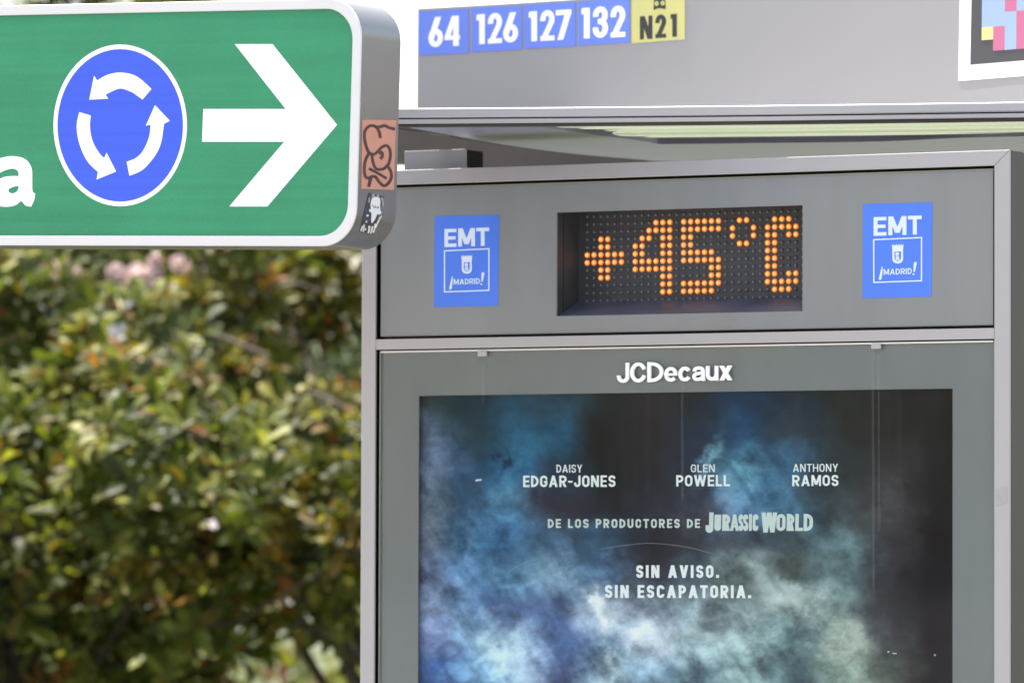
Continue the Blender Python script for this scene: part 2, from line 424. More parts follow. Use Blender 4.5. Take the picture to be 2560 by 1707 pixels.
def glyph(ch, W, w, rk=1.0):
    """polygons of one letter: width W, cap height 1, stroke w; rk > 1 gives rounder (grotesque) bowls"""
    h = w / 2; r = (W - w) / 2; ry = min(.5 - h, r * rk); dw = w * 1.12
    if ch == 'I': return [rect(0, 0, w, 1)]
    if ch == '.': return [rect(0, 0, w * 1.1, w * 1.1)]
    if ch == '-': return [rect(0, .38, W, .38 + w * .85)]
    if ch == 'A': return [diag(dw / 2, 0, W / 2, 1, dw), diag(W - dw / 2, 0, W / 2, 1, dw), rect(W * .2, .2, W * .8, .2 + w * .9)]
    if ch == 'V': return [diag(dw / 2, 1, W / 2, 0, dw), diag(W - dw / 2, 1, W / 2, 0, dw)]
    if ch == 'W':
        d = w * 1.05
        return [diag(d / 2, 1, W * .28, 0, d), diag(W * .5, 1, W * .28, 0, d), diag(W * .5, 1, W * .72, 0, d), diag(W - d / 2, 1, W * .72, 0, d)]
    if ch == 'M': return [rect(0, 0, w, 1), rect(W - w, 0, W, 1), diag(w * .62, 1, W / 2, .12, w * 1.15), diag(W - w * .62, 1, W / 2, .12, w * 1.15)]
    if ch == 'N': return [rect(0, 0, w, 1), rect(W - w, 0, W, 1), diag(w * .62, 1, W - w * .62, 0, w * 1.2)]
    if ch == 'Y': return [diag(dw / 2, 1, W / 2, .40, dw), diag(W - dw / 2, 1, W / 2, .40, dw), rect(W / 2 - h, 0, W / 2 + h, .45)]
    if ch == 'T': return [rect(0, 1 - w * .95, W, 1), rect(W / 2 - h, 0, W / 2 + h, 1)]
    if ch == 'L': return [rect(0, 0, w, 1), rect(0, 0, W, w * .95)]
    if ch == 'H': return [rect(0, 0, w, 1), rect(W - w, 0, W, 1), rect(0, .5 - h * .9, W, .5 + h * .9)]
    if ch == 'E': return [rect(0, 0, w, 1), rect(0, 0, W, w * .92), rect(0, 1 - w * .92, W, 1), rect(0, .5 - h * .88, W * .93, .5 + h * .88)]
    if ch == 'O': return stroke(arc(W / 2, 1 - h - ry, r, ry, 0, 180, 16) + arc(W / 2, h + ry, r, ry, 180, 360, 16), w, True)
    if ch == 'C': return stroke([(W - h, .69)] + arc(W / 2, 1 - h - ry, r, ry, 0, 180, 16) + arc(W / 2, h + ry, r, ry, 180, 360, 16) + [(W - h, .31)], w) if rk <= 1 else stroke(arc(W / 2, 1 - h - ry, r, ry, 22, 180, 16) + arc(W / 2, h + ry, r, ry, 180, 338, 16), w)
    if ch == 'G': return stroke([(W - h, .70)] + arc(W / 2, 1 - h - ry, r, ry, 0, 180, 16) + arc(W / 2, h + ry, r, ry, 180, 360, 16) + [(W - h, .52)], w) + [rect(W * .52, .52 - w * .85, W, .52)]
    if ch == 'U': return stroke([(h, 1)] + arc(W / 2, h + ry, r, ry, 180, 360, 16) + [(W - h, 1)], w)
    if ch == 'J': return stroke([(W - h, 1)] + arc(W / 2, h + min(ry, .24), r, min(ry, .24), 0, -180, 16) + [(h, max(.37, h + min(ry, .24) + .03))], w)
    if ch == 'D':
        q = (W - w) * .85; qy = min(.5 - h, q * rk)
        return [rect(0, 0, w, 1)] + stroke([(h, 1 - h)] + arc(W - h - q, 1 - h - qy, q, qy, 90, 0, 12) + arc(W - h - q, h + qy, q, qy, 0, -90, 12) + [(h, h)], w)
    if ch in 'PR':
        yb = .44 if ch == 'P' else .46; q = (1 - h - yb) / 2
        g = [rect(0, 0, w, 1)] + stroke([(h, 1 - h), (W - h - q, 1 - h)] + arc(W - h - q, 1 - h - q, q, q, 90, -90, 14) + [(h, yb)], w)
        if ch == 'R': g.append(diag(W - dw * .55, 0, W * .48, yb, dw * 1.05))
        return g
    if ch == 'S':
        q = [(1, .76), (.86, .945), (.5, 1), (.14, .945), (0, .76), (.13, .58), (.5, .505), (.87, .42), (1, .24), (.86, .055), (.5, 0), (.14, .055), (0, .25)]
        return stroke(spl([(h + x * (W - w), h + y * (1 - w)) for x, y in q], 5), w)
    X = .735   # lower case x-height
    if ch == 'c': return stroke(arc(W / 2, X / 2, r, X / 2 - h, 35, 325, 30), w)
    if ch == 'e': return stroke(arc(W / 2, X / 2, r, X / 2 - h, 0, 318, 30), w) + [rect(h, X / 2 - w * .42, W - h * .2, X / 2 + w * .32)]
    if ch == 'u': return stroke([(h, X)] + arc(W / 2, h + r, r, r, 180, 360, 16) + [(W - h, X)], w) + [rect(W - w, 0, W, X)]
    if ch == 'x': return [diag(dw * .6, 0, W - dw * .6, X, dw * 1.15), diag(W - dw * .6, 0, dw * .6, X, dw * 1.15)]
    if ch == 'a':
        q = [(.03, .70), (.14, .90), (.48, 1), (.86, .93), (1, .72)]
        b = [(1, .56), (.62, .53), (.2, .46), (0, .25), (.16, .04), (.45, 0), (.85, .1), (1, .3)]
        f = lambda L: [(h + x * (W - w), h + y * (X - w)) for x, y in L]
        return stroke(spl(f(q), 5), w) + [rect(W - w, 0, W, X * .75)] + stroke(spl(f(b), 5), w * .95)
    # condensed figures
    if ch == '1': return [rect(W - w * 1.05, 0, W, 1), [(0, .86), (0, .80), (W - w, .80), (W - w, 1), (W * .15, 1), (0, .97)]]
    if ch == '2':
        a = .25 - h * .35
        return stroke([(h, 1 - h - a - .045)] + arc(W / 2, 1 - h - a, W / 2 - h, a, 180, -22, 20) + [(w * .66, .07)], w) + [rect(0, 0, W, w * .92), [(0, 0), (w, 0), (w * 1.3, .16), (w * .3, .12)]]
    if ch == '3':
        a = (1 - 2 * h) * .235; b = (1 - 2 * h) * .265; m = 1 - h - 2 * a
        return stroke([(h * 1.1, 1 - h - a - .04)] + arc(W / 2, 1 - h - a, W / 2 - h * 1.1, a, 180, -90, 20), w) + stroke(arc(W / 2, h + b, W / 2 - h, b, 90, -180, 20) + [(h, h + b + .035)], w) + [rect(W * .34, m - h, W * .55, m + h)]
    if ch == '4': return [rect(W * .56, 0, W * .56 + w * 1.1, 1), [(0, .21), (W, .21), (W, .21 + w * .85), (0, .21 + w * .85)], [(0, .21), (w * .95, .21), (W * .74, 1), (W * .48, 1), (0, .33)]]
    if ch == '6': return stroke(arc(W / 2, .31, W / 2 - h, .31 - h, 0, 360, 30)[:-1], w, True) + [[(h * .2, .40), (w * 1.1, .28), (W * .88, 1), (W * .46, 1)]]
    if ch == '7': return [rect(0, 1 - w, W, 1), [(W * .10, 0), (W * .10 + w * 1.15, 0), (W, 1 - w * .6), (W, 1), (W - w * 1.15, 1 - w * .5)]]
    return []

def text(s, p0, p1, cap, w=.2, ls=.14, rk=1.0, wscale=None):
    """word s set between the baseline points p0 and p1 (pixels, y down), cap pixels tall"""
    adv, x = [], 0
    for ch in s:
        Wd = w if ch == 'I' else (w * 1.1 if ch == '.' else WID.get(ch, .5))
        if wscale and ch in wscale: Wd *= wscale[ch]
        adv.append((ch, x, Wd)); x += Wd + ls
    tot = x - ls
    sl = (p1[1] - p0[1]) / (p1[0] - p0[0]); sx = (p1[0] - p0[0]) / tot
    out = []
    k = sx / cap
    for ch, x0, Wd in adv:
        for p in glyph(ch, Wd * k, w, rk):
            out.append([(p0[0] + x0 * sx + a * cap, p0[1] + sl * (x0 * sx + a * cap) - b * cap) for a, b in p])
    return out

def glyph_box(ch, x0, x1, yt, yb, slope, w, lean=0):
    cap = yb - yt; W = (x1 - x0) / cap
    return [[(x0 + a * cap + lean * b * cap, yb + slope * a * cap - b * cap) for a, b in p] for p in glyph(ch, W, w)]
def Z(x0, y0, s): return lambda x, y: (x0 + x * s, y0 + y * s)

# ================================================================== SETTING
def sheet(name, x0, x1, y0, y1, z, m, kind='structure', nx=1):
    b = MB(); b.add([(x0, y0, z), (x1, y0, z), (x1, y1, z), (x0, y1, z)], [(0, 1, 2, 3)])
    return tag(b.build(name, m), kind=kind)
MT['ground'] = mat('pale_paving', (0.22, 0.21, 0.20), 0.85, 0, 0.2, ((1.5, 1.5, 1.5), 0.12, 8))
MT['lawn'] = mat('sunny_lawn', (0.078, 0.094, 0.056), 0.9, 0, 0.2, ((0.7, 2.5, 2.5), 0.25, 8))
MT['path'] = mat('added_pale_path', (0.19, 0.185, 0.175), 0.9, 0, 0.2, ((2, 2, 2), 0.1, 8))
sheet('ground', -900, 900, -900, 900, 0.0, MT['ground'])
sheet('lawn', -400, 400, 14.6, 420, 0.004, MT['lawn'])
for i, (a, b_) in enumerate(((26.0, 28.0), (44.15, 44.8), (45.42, 46.3))):  # unseen pale strips, added for the streaks they mirror in the ceiling
    sheet('path', -40, 40, a, b_, 0.008, MT['path'])

# ================================================================== ADVERTISING PANEL
YAW = R(27.71)
PX0, PX1 = 909.0, 2526.0
mp = Plane(1720, 700, 11.75, YAW)
c0 = mp.pt(1720, 700)
mp.O = mp.O - mp.V * mp.O.z               # origin on the ground below the middle of the front
P = lambda px, py, off=0.0: mp.pt(px, py, off)
panel = empty('advertising_panel', mp.matrix(), 'grey metal advertising panel with an amber temperature display above a stormy film poster', 'advertising panel')

uL, uR = P(905, 1000).x, P(2526.5, 900).x
uLi, uRi = P(941, 800).x, P(2487.5, 700).x
vT = P(1760, 400.5).z; vTi = P(1760, 438.0).z
vM1 = P(1720, 834).z; vM0 = P(1720, 860.5).z
YF, YB = -0.004, 0.0025
e = 0.0004
def fb(poly, y0, y1): return [(u, y0, v) for u, v in poly], [(u, y1, v) for u, v in poly]
b = MB(); b.prism(*fb([(uL, vT), (uR, vT), (uRi, vTi), (uLi, vTi)], YF, YB))
b.build('top_rail', MT['alu'], panel, bevel=0.0012)
b = MB(); b.prism(*fb([(uR - e, 0.08), (uR - e, vT - 2 * e), (uRi, vTi - 2 * e), (uRi, 0.08)], YF, YB))
b.build('stile', MT['alu'], panel, bevel=0.0012)
b = MB(); b.prism(*fb([(uL + e, 0.08), (uL + e, vT - 2 * e), (uLi, vTi - 2 * e), (uLi, 0.08)], YF, YB))
b.build('stile', MT['alu'], panel, bevel=0.0012)
b = MB(); b.box(uLi - 0.001, uRi - 0.0008, YF + 0.0015, YB, vM0, vM1)
b.build('middle_rail', MT['alu'], panel, bevel=0.0008)
# casing behind
b = MB()
b.box(uR - 0.003, uR - 0.0005, YB + 0.0003, 0.215, 0.08, vT - 0.001)
b.box(uL + 0.0005, uL + 0.003, YB + 0.0003, 0.215, 0.08, vT - 0.001)
b.box(uL + 0.0035, uR - 0.0035, YB + 0.0003, 0.215, vT - 0.004, vT - 0.001)
b.box(uL + 0.0035, uR - 0.0035, 0.205, 0.215, 0.08, vT - 0.0045)
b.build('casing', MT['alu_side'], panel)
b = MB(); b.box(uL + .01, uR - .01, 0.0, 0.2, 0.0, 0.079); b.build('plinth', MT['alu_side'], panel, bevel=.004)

# upper plate with the display opening
uo0, uo1 = P(1389, 660).x, P(2003.5, 640).x
vo1, vo0 = P(1700, 522).z, P(1700, 783.5).z
up0, up1 = P(949, 700).x, P(2481, 600).x
vp1, vp0 = P(1720, 449.5).z, P(1720, 826.5).z
def rl(u0, u1, v0, v1, y): return [(u0, y, v0), (u1, y, v0), (u1, y, v1), (u0, y, v1)]
b = MB(); b.ring(rl(up0, up1, vp0, vp1, 0.004), rl(uo0, uo1, vo0, vo1, 0.004), rl(up0, up1, vp0, vp1, 0.010), rl(uo0, uo1, vo0, vo1, 0.010))
up = b.build('display_fascia', MT['grey_print'], panel, bevel=0.0012)
b = MB(); t = 0.0032
b.ring(rl(up0 - .0005, up1 + .0005, vp0 - .0005, vp1 + .0005, 0.0105), rl(up0 + t, up1 - t, vp0 + t, vp1 - t, 0.0105), rl(up0 - .0005, up1 + .0005, vp0 - .0005, vp1 + .0005, 0.016), rl(up0 + t, up1 - t, vp0 + t, vp1 - t, 0.016))
b.build('edge_trim', MT['edge'], up)
b = MB(); b.box(up0 - .0004, up1 + .0004, 0.0045, 0.0104, vp1 + .0003, vp1 + .0030); b.build('edge_trim', MT['edge'], up)
# dark backing of the gaps
b = MB(); b.ring(rl(uLi - .002, uRi + .002, vM0 - .004, vTi + .004, 0.0325), rl(uo0, uo1, vo0, vo1, 0.0325), rl(uLi - .002, uRi + .002, vM0 - .004, vTi + .004, 0.036), rl(uo0, uo1, vo0, vo1, 0.036))
b.build('gap_backing', MT['groove'], up)

# display recess: funnel to the lamp board
YD = 0.105
bu0 = P(1447, 700, YD).x; bu1 = uo1 + 0.05
bv0 = P(1700, 748, YD).z; bv1 = vo1 + 0.004
led = MB()
fo = [(uo0, 0.0102, vo0), (uo1, 0.0102, vo0), (uo1, 0.0102, vo1), (uo0, 0.0102, vo1)]
bk = [(bu0, YD, bv0), (bu1, YD, bv0), (bu1, YD, bv1), (bu0, YD, bv1)]
led.add(fo + bk, [(0, 1, 5, 4)], 1)
led.add(fo + bk, [(1, 2, 6, 5), (2, 3, 7, 6), (3, 0, 4, 7), (4, 5, 6, 7)], 0)
ob = [(uo0 - .002, 0.0102, vo0 - .002), (uo1 + .052, 0.0102, vo0 - .002), (uo1 + .052, 0.0102, vo1 + .006), (uo0 - .002, 0.0102, vo1 + .006)]
display = led.build('lamp_display', [MT['led_house'], MT['led_sill']], panel)
# lamps
zl = Z(1360, 500, .2891)
A0 = P(*zl(370, 211), YD); A1 = P(*zl(1990, 167), YD); A2 = P(*zl(1028, 796), YD); A3 = P(*zl(1030, 196), YD)
du = (A1.x - A0.x) / 27.0; dvv = (A3.z - A2.z) / 9.0
u0 = A0.x + .0022; v0 = (A3.z + A0.z + A1.z) / 3
lit = set()
def L(r, *cs):
    for c in cs: lit.add((c, r))
for r in (2, 3, 6, 7): L(r, 2, 3)
for r in (4, 5): L(r, *range(6))
L(0, 10, 11, 12); L(1, 9, 10, 11, 12); L(2, 8, 9, 11, 12); L(3, 7, 8, 11, 12); L(4, 7, 8, 11, 12)
L(5, *range(7, 13)); L(6, *range(7, 13)); L(7, 11, 12); L(8, 11, 12); L(9, 11, 12)
L(0, *range(14, 20)); L(1, *range(14, 20)); L(2, 14, 15); L(3, 14, 15); L(4, *range(14, 19)); L(5, *range(14, 20))
L(6, 18, 19); L(7, 18, 19); L(8, *range(14, 20)); L(9, *range(14, 19))
L(0, 22, 23); L(1, 21, 24); L(2, 21, 24); L(3, 22, 23)
L(0, 27, 28, 29); L(1, 26, 27, 28, 29, 30); L(2, 26, 27, 29, 30)
for r in (3, 4, 5, 6): L(r, 26, 27)
L(7, 26, 27, 30, 29); L(8, 26, 27, 28, 29, 30); L(9, 27, 28, 29)
def dome(mb, u, v, y, r, h, mi, k=12):
    vs = [(u, y - h, v)]
    for q in range(k):
        a = 2 * math.pi * q / k; vs.append((u + r * .6 * math.cos(a), y - h * .8, v + r * .6 * math.sin(a)))
    for q in range(k):
        a = 2 * math.pi * q / k; vs.append((u + r * math.cos(a), y, v + r * math.sin(a)))
    F = [(0, 1 + q, 1 + (q + 1) % k) for q in range(k)] + [(1 + q, 1 + k + q, 1 + k + (q + 1) % k, 1 + (q + 1) % k) for q in range(k)]
    mb.add(vs, F, mi)
on, off_ = MB(), MB()
for c in range(-1 + 1, 33):
    for r in range(-1, 11):
        u = u0 + c * du; v = v0 - r * dvv
        if (c, r) in lit:
            dome(on, u, v, YD - 0.0022, du * .41, .0018, 1)
            dome(on, u, v, YD - 0.0041, du * .24, .0022, 0)
        elif u < bu1 - .006:
            dome(off_, u, v, YD - 0.0022, du * .21, .0035, 0)
tag(on.build('temperature_lettering', [MT['led_core'], MT['led_rim']], display), 'lit amber lamps reading +45 degrees C')
off_.build('unlit_lamp_pattern', MT['led_off'], display)

# transport authority stickers on the fascia
zs = Z(1060, 520, .1658)
def emt(parent):
    st = decal('logo_sticker', [[(163, 130), (1135, 105), (1115, 1470), (150, 1495)]], mp, 0.0034, 0.0005, MT['emt_blue'], parent, zs)
    pl = []
    for ch, x0, x1, yt, yb in (('E', 308, 488, 318, 590), ('M', 515, 768, 308, 582), ('T', 788, 982, 300, 573)):
        pl += glyph_box(ch, x0, x1, yt, yb, -.026, .205)
    fr = [(300, 637), (988, 605), (985, 1250), (300, 1275)]
    mid = [(309, 646), (979, 615), (976, 1241), (309, 1265)]
    pl += stroke([(x, -y) for x, y in mid], 18, True) and [[(x, -y) for x, y in q] for q in stroke([(x, -y) for x, y in mid], 18, True)]
    crown = [(562, 712), (580, 735), (594, 712), (612, 735), (626, 710), (643, 735), (658, 709), (675, 733), (690, 708), (708, 730), (727, 706), (720, 790), (570, 795)]
    pl.append(crown)
    out = [(570, 795), (720, 790), (720, 925), (712, 955), (690, 980), (650, 992), (610, 985), (580, 965), (570, 930)]
    inn = [(598, 820), (692, 815), (690, 915), (684, 936), (668, 950), (650, 956), (628, 952), (608, 938), (600, 915)]
    for i in range(9):
        j = (i + 1) % 9; pl.append([out[i], out[j], inn[j], inn[i]])
    pl.append(disc(638, 848, 27, 16, 20)); pl.append([(618, 850), (630, 850), (634, 940), (616, 938)])
    pl.append([(640, 860), (655, 872), (662, 905), (672, 944), (655, 946), (650, 915), (644, 946), (632, 944), (638, 905)])
    pl += text('MADRID', (447, 1158), (843, 1143), 86, .165, .10)
    pl.append([(414, 1062), (436, 1062), (420, 1205), (405, 1230), (385, 1230), (378, 1212)]); pl.append(disc(425, 1046, 11, 12))
    pl.append([(868, 990), (880, 970), (900, 966), (912, 985), (884, 1112), (864, 1112)]); pl.append(disc(864, 1148, 13, 12))
    lt = decal('lettering', pl, mp, 0.0030, 0.0003, MT['emt_white'], st, zs)
    return st
s1 = emt(panel)
s2 = s1.copy(); COL.objects.link(s2); s2.parent = panel
lt = s1.children[0].copy(); COL.objects.link(lt); lt.parent = s2
ca = sum((P(*zs(*q)) for q in ((163, 130), (1135, 105), (1115, 1470), (150, 1495))), Vector()) / 4
cb = sum((P(*q) for q in ((2158.6, 511), (2332, 505.8), (2330, 741.5), (2154.8, 745.4))), Vector()) / 4
s2.location = cb - ca

# lower door
dp1, dp0 = P(1720, 869).z, 0.16
du0, du1 = P(949, 1000).x, P(2482, 1000).x
w0, w1 = P(1040.5, 1200).x, P(2376.3, 1200).x
wv1, wv0 = P(1720, 979.5).z, 0.30
b = MB(); b.ring(rl(du0, du1, dp0, dp1, 0.010), rl(w0, w1, wv0, wv1, 0.010), rl(du0, du1, dp0, dp1, 0.014), rl(w0, w1, wv0, wv1, 0.014))
door = b.build('door', MT['grey_print'], panel)
b = MB(); b.box(du0, du1, 0.004, 0.0088, dp0, dp1); b.build('glass_pane', MT['glass'], door)
b = MB(); b.box(du0 - .0005, du1 + .0008, 0.0015, 0.012, dp1 + .0004, dp1 + .0042); b.build('edge_trim', MT['edge_glint'], door, bevel=.001)  # bright strip painting the light caught on the bevelled glass edge
b = MB(); b.box(du1 + .0004, du1 + .0028, 0.0045, 0.012, dp0, dp1); b.build('edge_trim', MT['edge'], door)
b = MB(); b.box(du0 - .0026, du0 - .0004, 0.0045, 0.012, dp0, dp1); b.build('edge_trim', MT['edge'], door)
b = MB(); b.box(uLi - .002, uRi + .002, 0.0325, 0.036, 0.1, vM0 - .0045); b.build('gap_backing', MT['groove'], door)
for xa, xb, ya, yb in ((1195, 1218, 877, 891), (2178.5, 2203.5, 859, 872.5)):
    q0 = P(xa, yb); q1 = P(xb, ya)
    b = MB(); b.box(q0.x, q1.x, -0.003, 0.0012, q0.z, q1.z); b.build('clip', MT['alu'], door, bevel=.0014)
zj = Z(1500, 880, .17007)
pl = text('JCDecaux', (247, 452), (1937, 411), 292, .168, .06, 1.5, dict(J=1.22, C=1.46, D=1.38, e=1.24, c=1.24, a=1.18, u=1.12, x=1.16))
decal('lettering', pl, mp, -0.0015, 0.0052, MT['white'], door, zj, bevel=.0004)
# pale vertical streaks and scratches on the pane
ml = []
for x, y0_, y1_, wd in ((1208, 895, 1010, 4), (1203, 905, 985, 1.5), (1704, 905, 1250, 6), (2182, 876, 1480, 6), (2196, 876, 1330, 4.5)):
    x2 = x + (2 if x > 1700 else -1)
    ml.append([(x - wd / 2, y0_), (x + wd / 2, y0_), (x2 + wd / 2, y1_), (x2 - wd / 2, y1_)])
for i, p in enumerate(ml):
    decal('pale_streak', [p], mp, 0.0033, 0.0004, MT['streak'], door)
fl = lambda pts: [(x, -y) for x, y in pts]
def px_stroke(pts, w, w1=None): return [[(x, -y) for x, y in q] for q in stroke(fl(pts), w, False, w1)]
zp = Z(1030, 970, .5825)
sc = px_stroke(spl([zp(800, 690), zp(900, 676), zp(1000, 665), zp(1100, 670), zp(1200, 686), zp(1290, 710)], 5), 2.2)
decal('scratch', sc, mp, 0.0032, 0.0004, MT['scratch'], door)
sc = px_stroke(spl([zp(405, 800), zp(440, 770), zp(500, 742), zp(540, 735)], 4), 1.8)
decal('scratch', sc, mp, 0.0032, 0.0004, MT['scratch'], door)
ch = [[zp(272, 392), zp(298, 389), zp(298, 396), zp(280, 398), zp(274, 402)], [zp(2040, 1128), zp(2048, 1127), zp(2048, 1133), zp(2041, 1133)], [zp(2062, 1134), zp(2080, 1136), zp(2080, 1140), zp(2063, 1139)], [zp(2240, 1142), zp(2247, 1140), zp(2247, 1148), zp(2241, 1147)]]
for c_ in ch: decal('paint_chip', [c_], mp, 0.0031, 0.0004, MT['chip'], door)

# poster behind the glass ------------------------------------------------------
rng = np.random.default_rng(7)
def vnoise(x, y, seed):
    g = np.random.default_rng(seed).random((64, 64))
    xi = np.floor(x).astype(int); yi = np.floor(y).astype(int); fx = x - xi; fy = y - yi
    fx = fx * fx * (3 - 2 * fx); fy = fy * fy * (3 - 2 * fy)
    a = g[yi % 64, xi % 64]; b_ = g[yi % 64, (xi + 1) % 64]; c = g[(yi + 1) % 64, xi % 64]; d = g[(yi + 1) % 64, (xi + 1) % 64]
    return (a * (1 - fx) + b_ * fx) * (1 - fy) + (c * (1 - fx) + d * fx) * fy - .5
def fbm(x, y, seed, o=5, g=.5):
    s_, a_, f_ = 0, 1, 1
    for i in range(o): s_ = s_ + a_ * vnoise(x * f_ + i * 7.3, y * f_ + i * 3.1, seed + i); a_ *= g; f_ *= 2.03
    return s_
PC = [[(50, 60, 65), (35, 55, 65), (40, 75, 95), (45, 75, 90), (38, 45, 48), (50, 48, 52), (40, 48, 55), (35, 60, 85), (38, 52, 62), (44, 48, 46), (44, 45, 45), (38, 38, 40)],
 [(90, 95, 115), (45, 65, 75), (45, 90, 115), (40, 85, 110), (36, 38, 40), (48, 46, 50), (40, 55, 70), (45, 80, 110), (50, 65, 75), (48, 50, 50), (46, 46, 45), (36, 38, 38)],
 [(105, 110, 140), (45, 75, 100), (55, 105, 140), (45, 65, 80), (38, 42, 45), (48, 48, 52), (45, 60, 75), (95, 150, 170), (60, 95, 120), (52, 60, 62), (55, 55, 56), (40, 40, 42)],
 [(95, 100, 115), (60, 85, 110), (80, 120, 150), (55, 55, 65), (45, 48, 55), (55, 58, 68), (75, 75, 85), (85, 120, 150), (75, 115, 140), (60, 72, 75), (75, 75, 76), (42, 40, 42)],
 [(110, 110, 125), (80, 110, 140), (65, 100, 135), (70, 95, 115), (60, 85, 105), (52, 52, 58), (60, 65, 70), (75, 85, 95), (75, 90, 95), (85, 105, 110), (62, 62, 64), (40, 38, 40)],
 [(120, 125, 160), (95, 120, 160), (90, 125, 155), (110, 140, 165), (85, 115, 145), (60, 60, 65), (75, 90, 100), (110, 125, 122), (80, 90, 88), (85, 105, 105), (62, 62, 66), (42, 40, 44)],
 [(115, 120, 150), (110, 130, 165), (75, 90, 125), (75, 95, 130), (150, 170, 185), (120, 135, 150), (125, 145, 150), (110, 125, 125), (150, 170, 165), (95, 115, 115), (60, 62, 66), (40, 38, 42)],
 [(105, 110, 150), (130, 155, 190), (160, 180, 200), (80, 105, 145), (110, 140, 165), (180, 195, 210), (140, 165, 170), (125, 150, 150), (100, 125, 125), (155, 170, 155), (75, 80, 82), (38, 36, 40)],
 [(70, 95, 150), (120, 150, 190), (160, 185, 215), (70, 85, 120), (140, 170, 185), (120, 150, 170), (90, 115, 125), (130, 160, 160), (70, 90, 95), (130, 150, 135), (95, 105, 95), (42, 40, 44)],
 [(60, 80, 120), (90, 110, 140), (110, 130, 150), (70, 85, 110), (100, 120, 130), (90, 110, 130), (80, 95, 105), (90, 110, 110), (70, 80, 85), (90, 100, 95), (60, 70, 70), (40, 38, 42)]]
gy = np.array([60, 200, 350, 500, 650, 800, 950, 1100, 1240, 1500.]); gx = np.array([60, 250, 450, 650, 850, 1050, 1250, 1450, 1650, 1850, 2050, 2250.])
PCn = np.array(PC, float)  # these colours include the reflections lying over the print
NX, NY = 440, 430
UU = np.linspace(w0 - .012, w1 + .012, NX); VV = np.concatenate([np.linspace(wv0 - .012, 1.40, 140)[:-1], np.linspace(1.40, wv1 + .012, NY - 139)])
qa, qb = P(*zp(60, 650), .024), P(*zp(2250, 650), .024); qc, qd = P(*zp(1200, 60), .024), P(*zp(1200, 1240), .024)
U2, V2 = np.meshgrid(UU, VV)
XX = 60 + (U2 - qa.x) / (qb.x - qa.x) * 2190; YY = 60 + (V2 - qc.z) / (qd.z - qc.z) * 1180
XW = XX + 95 * fbm(XX / 260, YY / 230, 11) + 40 * fbm(XX / 60, YY / 60, 31); YW = YY + 105 * fbm(XX / 240, YY / 260, 51) + 40 * fbm(XX / 60, YY / 60, 71)
def interp(X_, Y_):
    xi = np.clip(np.searchsorted(gx, X_) - 1, 0, 10); yi = np.clip(np.searchsorted(gy, Y_) - 1, 0, 8)
    fx = np.clip((X_ - gx[xi]) / (gx[xi + 1] - gx[xi]), 0, 1); fy = np.clip((Y_ - gy[yi]) / (gy[yi + 1] - gy[yi]), 0, 1)
    fx = (fx * fx * (3 - 2 * fx))[..., None]; fy = (fy * fy * (3 - 2 * fy))[..., None]
    return (PCn[yi, xi] * (1 - fx) + PCn[yi, xi + 1] * fx) * (1 - fy) + (PCn[yi + 1, xi] * (1 - fx) + PCn[yi + 1, xi + 1] * fx) * fy
CC = interp(XW, YW)
dg = XX * .55 + YY * .83; pr_ = XX * .83 - YY * .55
tex = .75 * fbm(XX / 95 + .8 * fbm(XX / 120, YY / 120, 91), YY / 80, 101, 7, .62) + .5 * fbm(dg / 210 + .5 * fbm(XX / 90, YY / 90, 95), pr_ / 48, 131, 6, .6)
amp = np.clip((CC.mean(-1) - 45) / 60, 0.1, 1.3)[..., None]
CC = CC * (1 + .36 * amp * tex[..., None])
def blob(x, y, rx, ry, rot, col, k, seed):
    global CC
    dx = XX - x + 80 * fbm(XX / 110, YY / 110, seed, 6, .66); dy = YY - y + 80 * fbm(XX / 110, YY / 110, seed + 9, 6, .66)
    c, s_ = math.cos(rot), math.sin(rot)
    q = ((dx * c + dy * s_) / rx) ** 2 + ((-dx * s_ + dy * c) / ry) ** 2
    f = (k * np.exp(-q * 1.4))[..., None]
    CC = CC * (1 - f) + np.array(col, float) * f
blob(845, 975, 42, 95, -.45, (232, 240, 240), .95, 201); blob(380, 1130, 80, 62, .2, (222, 235, 246), .95, 211); blob(430, 1210, 150, 50, .5, (190, 212, 235), .7, 213)
blob(1010, 1060, 85, 55, .1, (205, 218, 230), .8, 221); blob(880, 1170, 28, 90, -.2, (200, 222, 220), .8, 223); blob(1330, 320, 40, 95, .25, (130, 185, 200), .7, 231)
blob(1400, 470, 40, 110, -.1, (110, 150, 180), .7, 233); blob(420, 470, 90, 60, .4, (105, 150, 180), .6, 241); blob(390, 300, 22, 75, 0, (25, 45, 75), .85, 243)
blob(560, 790, 140, 90, .2, (125, 155, 178), .55, 251); blob(1650, 900, 150, 55, .35, (170, 188, 180), .7, 261); blob(1900, 680, 55, 130, -.5, (115, 145, 145), .7, 263)
blob(1900, 1060, 60, 130, -.3, (165, 180, 160), .75, 265); blob(1230, 1060, 160, 50, -.1, (165, 185, 185), .6, 271); blob(1700, 1060, 90, 60, .2, (75, 92, 98), .7, 273)
blob(640, 1080, 130, 90, .3, (70, 95, 140), .65, 275); blob(300, 900, 60, 100, .3, (75, 95, 140), .5, 277); blob(90, 330, 55, 150, -.15, (118, 128, 152), .5, 281); blob(100, 820, 70, 160, 0, (115, 126, 152), .45, 283)  # the last two paint the pale reflection on the left margin
CC = CC * (1 + .05 * (rng.random(CC.shape[:2]) - .5))[..., None]
rdg = 1 - 2 * np.abs(fbm(XX / 150 + .6 * fbm(XX / 100, YY / 100, 301), YY / 130, 311, 6, .6))
CC = CC * (1 + (.16 * amp * (rdg - .62)[..., None]))
